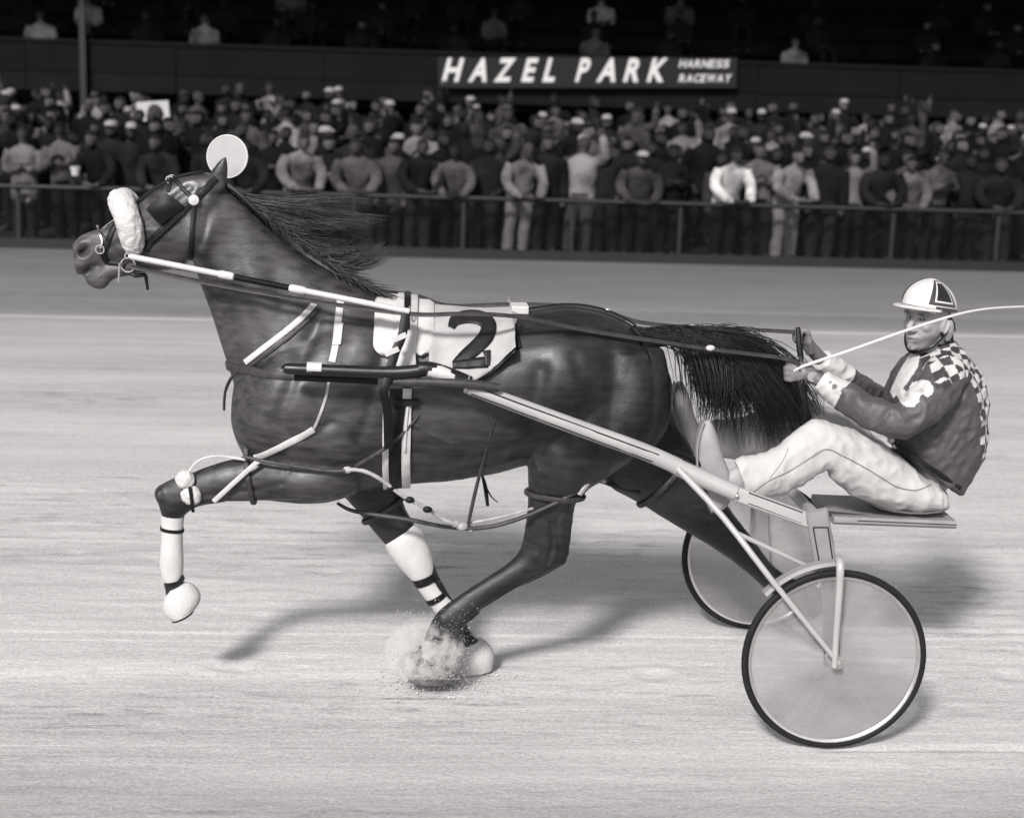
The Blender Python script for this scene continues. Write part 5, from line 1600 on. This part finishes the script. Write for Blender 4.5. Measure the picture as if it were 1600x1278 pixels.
# --- shoes
M['shoe'] = mat('pale_canvas_shoe', .24, .7, .12, 14, .1, 60)
for s in (-1, 1):
    mb = MB(); secs = [(1100,658,1109,656,.018),(1093,672,1116,668,.036),(1089,695,1124,690,.045),(1089,720,1131,716,.044),(1093,745,1140,738,.040),(1101,770,1146,764,.036),(1108,788,1140,784,.032),(1113,797,1132,794,.022)]
    L_ = [(P(a, b_, -.345), P(c, d, -.345), w_) for a, b_, c, d, w_ in secs]
    if s > 0: L_ = [(mir(a)+V(0, 0, .03), mir(b_)+V(0, 0, .03), w_) for a, b_, w_ in L_]
    mb.loft(L_, 16, 2.3, 3); sh_ = dchild(mb.build('shoe', M['shoe'], angle=None))
    mb = MB(); f = lambda q: q if s < 0 else mir(q)+V(0, 0, .03)
    mb.strap([Vector(q) for q in catmull([f(P(1099,658,-.345)), f(P(1089,695,-.345)), f(P(1092,745,-.345)), f(P(1112,797,-.345))], 4)], [V(-1, 0, .1)]*13, .07, .008)
    o = mb.build('sole', M['silver_dull']); o.parent = sh_
# --- helmet
M['helmet'] = mat('helmet_shell', .46, .3, .04, 10, spec=.5)
M['helmet_dark'] = mat('helmet_dark_panel', .01, .35, .1, 10, spec=.5)
M['helmet_grey'] = mat('helmet_grey_panel', .03, .35, .1, 10, spec=.5)
def hs(az, el, r=1.0):            # az from the front, positive to the near side
    return HL(-.004+.122*r*math.cos(el)*math.cos(az), .103*r*math.cos(el)*math.sin(az), .058+.098*r*math.sin(el)-.024*math.cos(el)*(1-math.cos(az))*.6)
mb = MB(); rs = []
for k in range(10):
    el = R(-2)+R(90)*k/9
    rs.append([hs(2*math.pi*i/40, min(el, R(88))) for i in range(40)])
mb.rings(rs)
helm = dchild(mb.build('helmet', M['helmet'], angle=60))
def hpatch(name, m, corners, r, n=8):
    mb = MB(); g_ = []
    for i in range(n+1):
        for j in range(n+1):
            u, v = i/n, j/n
            a = [(corners[0][k]*(1-u)+corners[1][k]*u)*(1-v)+(corners[3][k]*(1-u)+corners[2][k]*u)*v for k in (0, 1)]
            g_.append(hs(R(a[0]), R(a[1]), r))
    mb.add(g_, [(i*(n+1)+j, i*(n+1)+j+1, (i+1)*(n+1)+j+1, (i+1)*(n+1)+j) for i in range(n) for j in range(n)])
    o = mb.build(name, M[m]); o.parent = helm; return o
for s in (1, -1):
    hpatch('side_panel', 'helmet_grey', [(s*36, 6), (s*104, 6), (s*92, 74), (s*46, 74)], 1.008)
    hpatch('panel_outline', 'helmet', [(s*48, 13), (s*94, 13), (s*86, 68), (s*54, 68)], 1.014)
    hpatch('panel_center', 'helmet_dark', [(s*52, 17), (s*90, 17), (s*83, 63), (s*58, 63)], 1.020)
    hpatch('band', 'helmet_grey', [(s*52, -4), (s*128, -4), (s*128, 3), (s*52, 3)], 1.010, 8)
    hpatch('band_line', 'helmet', [(s*50, 4), (s*128, 4), (s*128, 6), (s*50, 6)], 1.014, 8)
    mb = MB(); mb.ell(HL(-.028, s*.086, -.040), (.030*HS, .014*HS, .044*HS), 12, 8, hrot); o = mb.build('ear_guard', M['silver']); o.parent = helm
    mb = MB(); pts = [HL(-.02, s*.092, -.02), HL(.0, s*.088, -.06), HL(.03, s*.066, -.105), HL(.055, s*.03, -.132), HL(.058, 0, -.138)]
    mb.tube(pts, .008, 6, sub=4, flat=.5); o = mb.build('chin_strap', M['leather']); o.parent = helm
mb = MB(); rows_t, rows_b = [], []
for i in range(21):
    az = R(-72)+R(144)*i/20
    a = hs(az, R(-4), .99); fw = max(0, math.cos(az))**.7
    b_ = HL(.118+.072*fw*1.0-.0, .098*math.sin(az)*1.0, .030-.012*fw) if False else hs(az, R(-4), 1.0)+(hf*(.072*fw)+hu*(.004*fw))*HS
    rows_t.append((a, (a+b_)/2+hu*.004, b_))
vs = [p for r in rows_t for p in r]+[p-hu*.006 for r in rows_t for p in r]; n_ = len(rows_t)*3; fs = []
for i in range(20):
    for j in range(2):
        a = i*3+j; fs += [(a, a+1, a+4, a+3), (n_+a, n_+a+3, n_+a+4, n_+a+1)]
    fs.append((i*3+2, n_+i*3+2, n_+i*3+5, i*3+5))
mb.add(vs, fs); o = mb.build('visor', M['helmet'], angle=60); o.parent = helm
# hair under the helmet, spectacles
M['driver_hair'] = mat('driver_hair', .018, .5, .3, 40)
mb = MB()
for k in range(160):
    az = R(crng.uniform(95, 265)); a = HL(-.004+.098*math.cos(az), .080*math.sin(az), crng.uniform(-.03, .01))
    e = a+(-hf*crng.uniform(.0, .03)-hu*crng.uniform(.04, .085))*HS+V(crng.gauss(0, .006), crng.gauss(0, .006), 0)
    mb.tube([a, (a+e)/2+(-hf*.012), e], [.005, .006, .002], 4, sub=2)
dchild(mb.build('hair', M['driver_hair'], angle=None))
for s in (1, -1):
    mb = MB(); ring(mb, HL(.104, s*.032, -.004), hf, .019, .0010, 18); o = dchild(mb.build('spectacle_rim', M['steel']))
    mb = MB(); mb.tube([HL(.102, s*.052, 0), HL(.05, s*.078, 0), HL(-.005, s*.084, -.002)], .0010, 5); o = dchild(mb.build('spectacle_arm', M['steel']))

# ================================================================ whip and reins
M['whip'] = mat('pale_whip_shaft', .42, .5, .06, 30)
mb = MB(); wpts = [P(1240,580,-.10), P(1256,572,-.105), P(1330,547,-.14), P(1400,522,-.18), P(1460,502,-.20), P(1510,488,-.20), P(1560,481,-.18), P(1640,478,-.14)]
mb.tube(wpts, [.005, .007, .007, .0065, .006, .005, .0042, .0036], 8, sub=5); whip = mb.build('whip', M['whip'])
tag(whip, 'long pale driving whip curving back past the driver face', 'whip')
reins = empty('driving_reins'); reins.location = P(1232, 564, -.08)
tag(reins, 'dark driving reins running from the bit to the driver hands', 'reins')
def rein(name, pts, wd=.022, m='rope'):
    q = [Vector(x) for x in catmull(pts, 5)]; mb = MB(); mb.strap(q, [V(0, -.6, .8)]*len(q), wd, .005); return part(name, mb, m, reins)
rein('near_rein', [P(203,417,-.09), P(330,444,-.16), P(480,470,-.25), P(640,491,-.325), P(720,491,-.335), P(806,495,-.30), P(900,514,-.24), P(1000,530,-.18), P(1110,546,-.12), P(1232,562,-.10), P(1252,580,-.10)])
TF = [mir(P(203,417,-.09)), mir(P(330,444,-.16)), mir(P(480,470,-.25)), mir(P(640,490,-.28)), P(700,478,.20), P(800,476,.17), P(900,479,.14), P(945,487,.13), P(1000,504,.12), P(1080,512,.11), P(1160,515,.09), P(1252,520,.07)]
rein('far_rein', TF)
for px_, py_, dy_ in ((1110,544,-.13), (1080,511,.10)):
    mb = MB(); mb.ell(P(px_, py_, dy_), (.020, .012, .013)); part('rein_buckle', mb, 'white_leather', reins)
q = [P(1250,596,-.10), P(1256,620,-.105), P(1261,652,-.10)]
mb = MB(); mb.strap([Vector(x) for x in catmull(q, 4)], [V(0, -1, 0)]*9, .026, .006); part('rein_end', mb, 'leather', reins)
mb = MB(); mb.tube([P(1247,512,.02), P(1249,540,-.02), P(1252,566,-.07), P(1253,600,-.10)], [.010, .014, .013, .010], 8, sub=3); part('hand_hold', mb, 'leather', reins)
for lp in ([(1090,516),(1140,514),(1166,522),(1160,540),(1130,530)], [(1160,562),(1182,575),(1190,592),(1180,600)], [(1256,636),(1250,660),(1258,668)]):
    mb = MB(); mb.tube([P(*a, .02) for a in lp], .003, 5, sub=5); part('rein_tail', mb, 'leather', reins)
# ================================================================ dirt thrown up at the landing hoof
M['dirt'] = mat('limestone_dirt', .40, .95, .3, 40, spec=.1)
drng = random.Random(5)
mb = MB()
def clod(c, r):
    vs = []
    for a in ((1,0,0),(-1,0,0),(0,1,0),(0,-1,0),(0,0,1),(0,0,-1)):
        vs.append(Vector(c)+Vector(a)*r*drng.uniform(.6, 1.3)+Vector((drng.gauss(0, r*.2), drng.gauss(0, r*.2), drng.gauss(0, r*.2))))
    mb.add(vs, [(0,2,4),(2,1,4),(1,3,4),(3,0,4),(2,0,5),(1,2,5),(3,1,5),(0,3,5)])
for k in range(7000):
    u = drng.random()
    cx = drng.gauss(668, 22); cy = 1062-abs(drng.gauss(0, 1))*46
    spread = (1062-cy)/60
    cx += drng.gauss(0, 22)*spread + 6*spread
    p = P(cx, cy, drng.gauss(-.19, .05))
    if p.z < .003: continue
    clod(p, min(.0045, abs(drng.gauss(0, .0013))+.0006)*(1.0 if p.z < .2 else .7))
o = mb.build('flying_dirt', M['dirt'], smooth=False); tag(o, 'spray of pale dirt thrown up round the landing hooves', 'dirt', kind='stuff')
mb = MB()
for k in range(900):
    x = drng.uniform(-3.2, 5.0); y = drng.uniform(5.0, 11.0)
    r = abs(drng.gauss(0, .0018))+.001
    clod(V(x, y, r*.3), min(r, .005))
for k in range(700):      # scuffed print where the hooves land
    a = drng.uniform(0, 6.28); d = abs(drng.gauss(0, .13))
    p = ground(690, 1068); clod(V(p.x+d*1.3*math.cos(a), p.y+d*.7*math.sin(a), .004), abs(drng.gauss(0, .0028))+.0012)
o = mb.build('loose_clods', M['dirt'], smooth=False); tag(o, 'small loose clods scattered over the pale track surface', 'dirt clods', kind='stuff')

# the fine dust hanging round the hooves
def dust_material():
    m = bpy.data.materials.new('hanging_dust'); m.use_nodes = True
    t = m.node_tree; t.nodes.clear(); L = t.links.new
    out = t.nodes.new('ShaderNodeOutputMaterial'); pv = t.nodes.new('ShaderNodeVolumePrincipled')
    pv.inputs['Color'].default_value = (.90, .89, .88, 1); pv.inputs['Anisotropy'].default_value = .1
    tc = t.nodes.new('ShaderNodeTexCoord'); nz = t.nodes.new('ShaderNodeTexNoise'); nz.inputs['Scale'].default_value = 3.4; nz.inputs['Detail'].default_value = 7
    L(tc.outputs['Object'], nz.inputs['Vector'])
    ln = t.nodes.new('ShaderNodeVectorMath'); ln.operation = 'LENGTH'; L(tc.outputs['Object'], ln.inputs[0])
    a = t.nodes.new('ShaderNodeMapRange'); a.inputs['From Min'].default_value = .25; a.inputs['From Max'].default_value = 1.0; a.inputs['To Min'].default_value = 1; a.inputs['To Max'].default_value = 0
    L(ln.outputs['Value'], a.inputs['Value'])
    b = t.nodes.new('ShaderNodeMapRange'); b.inputs['From Min'].default_value = .46; b.inputs['From Max'].default_value = .70; b.inputs['To Min'].default_value = 0; b.inputs['To Max'].default_value = 110
    L(nz.outputs['Fac'], b.inputs['Value'])
    mu = t.nodes.new('ShaderNodeMath'); mu.operation = 'MULTIPLY'; L(a.outputs[0], mu.inputs[0]); L(b.outputs[0], mu.inputs[1])
    L(mu.outputs[0], pv.inputs['Density']); L(pv.outputs[0], out.inputs['Volume'])
    return m
mb = MB(); mb.ell((0, 0, 0), (1, 1, 1), 20, 12)
o = mb.build('dust_puff', dust_material()); o.location = P(662, 1016, -.15); o.scale = (.18, .18, .14)
tag(o, 'soft puff of dust round the landing hooves', 'dust', kind='stuff')
scene.cycles.volume_bounces = 3
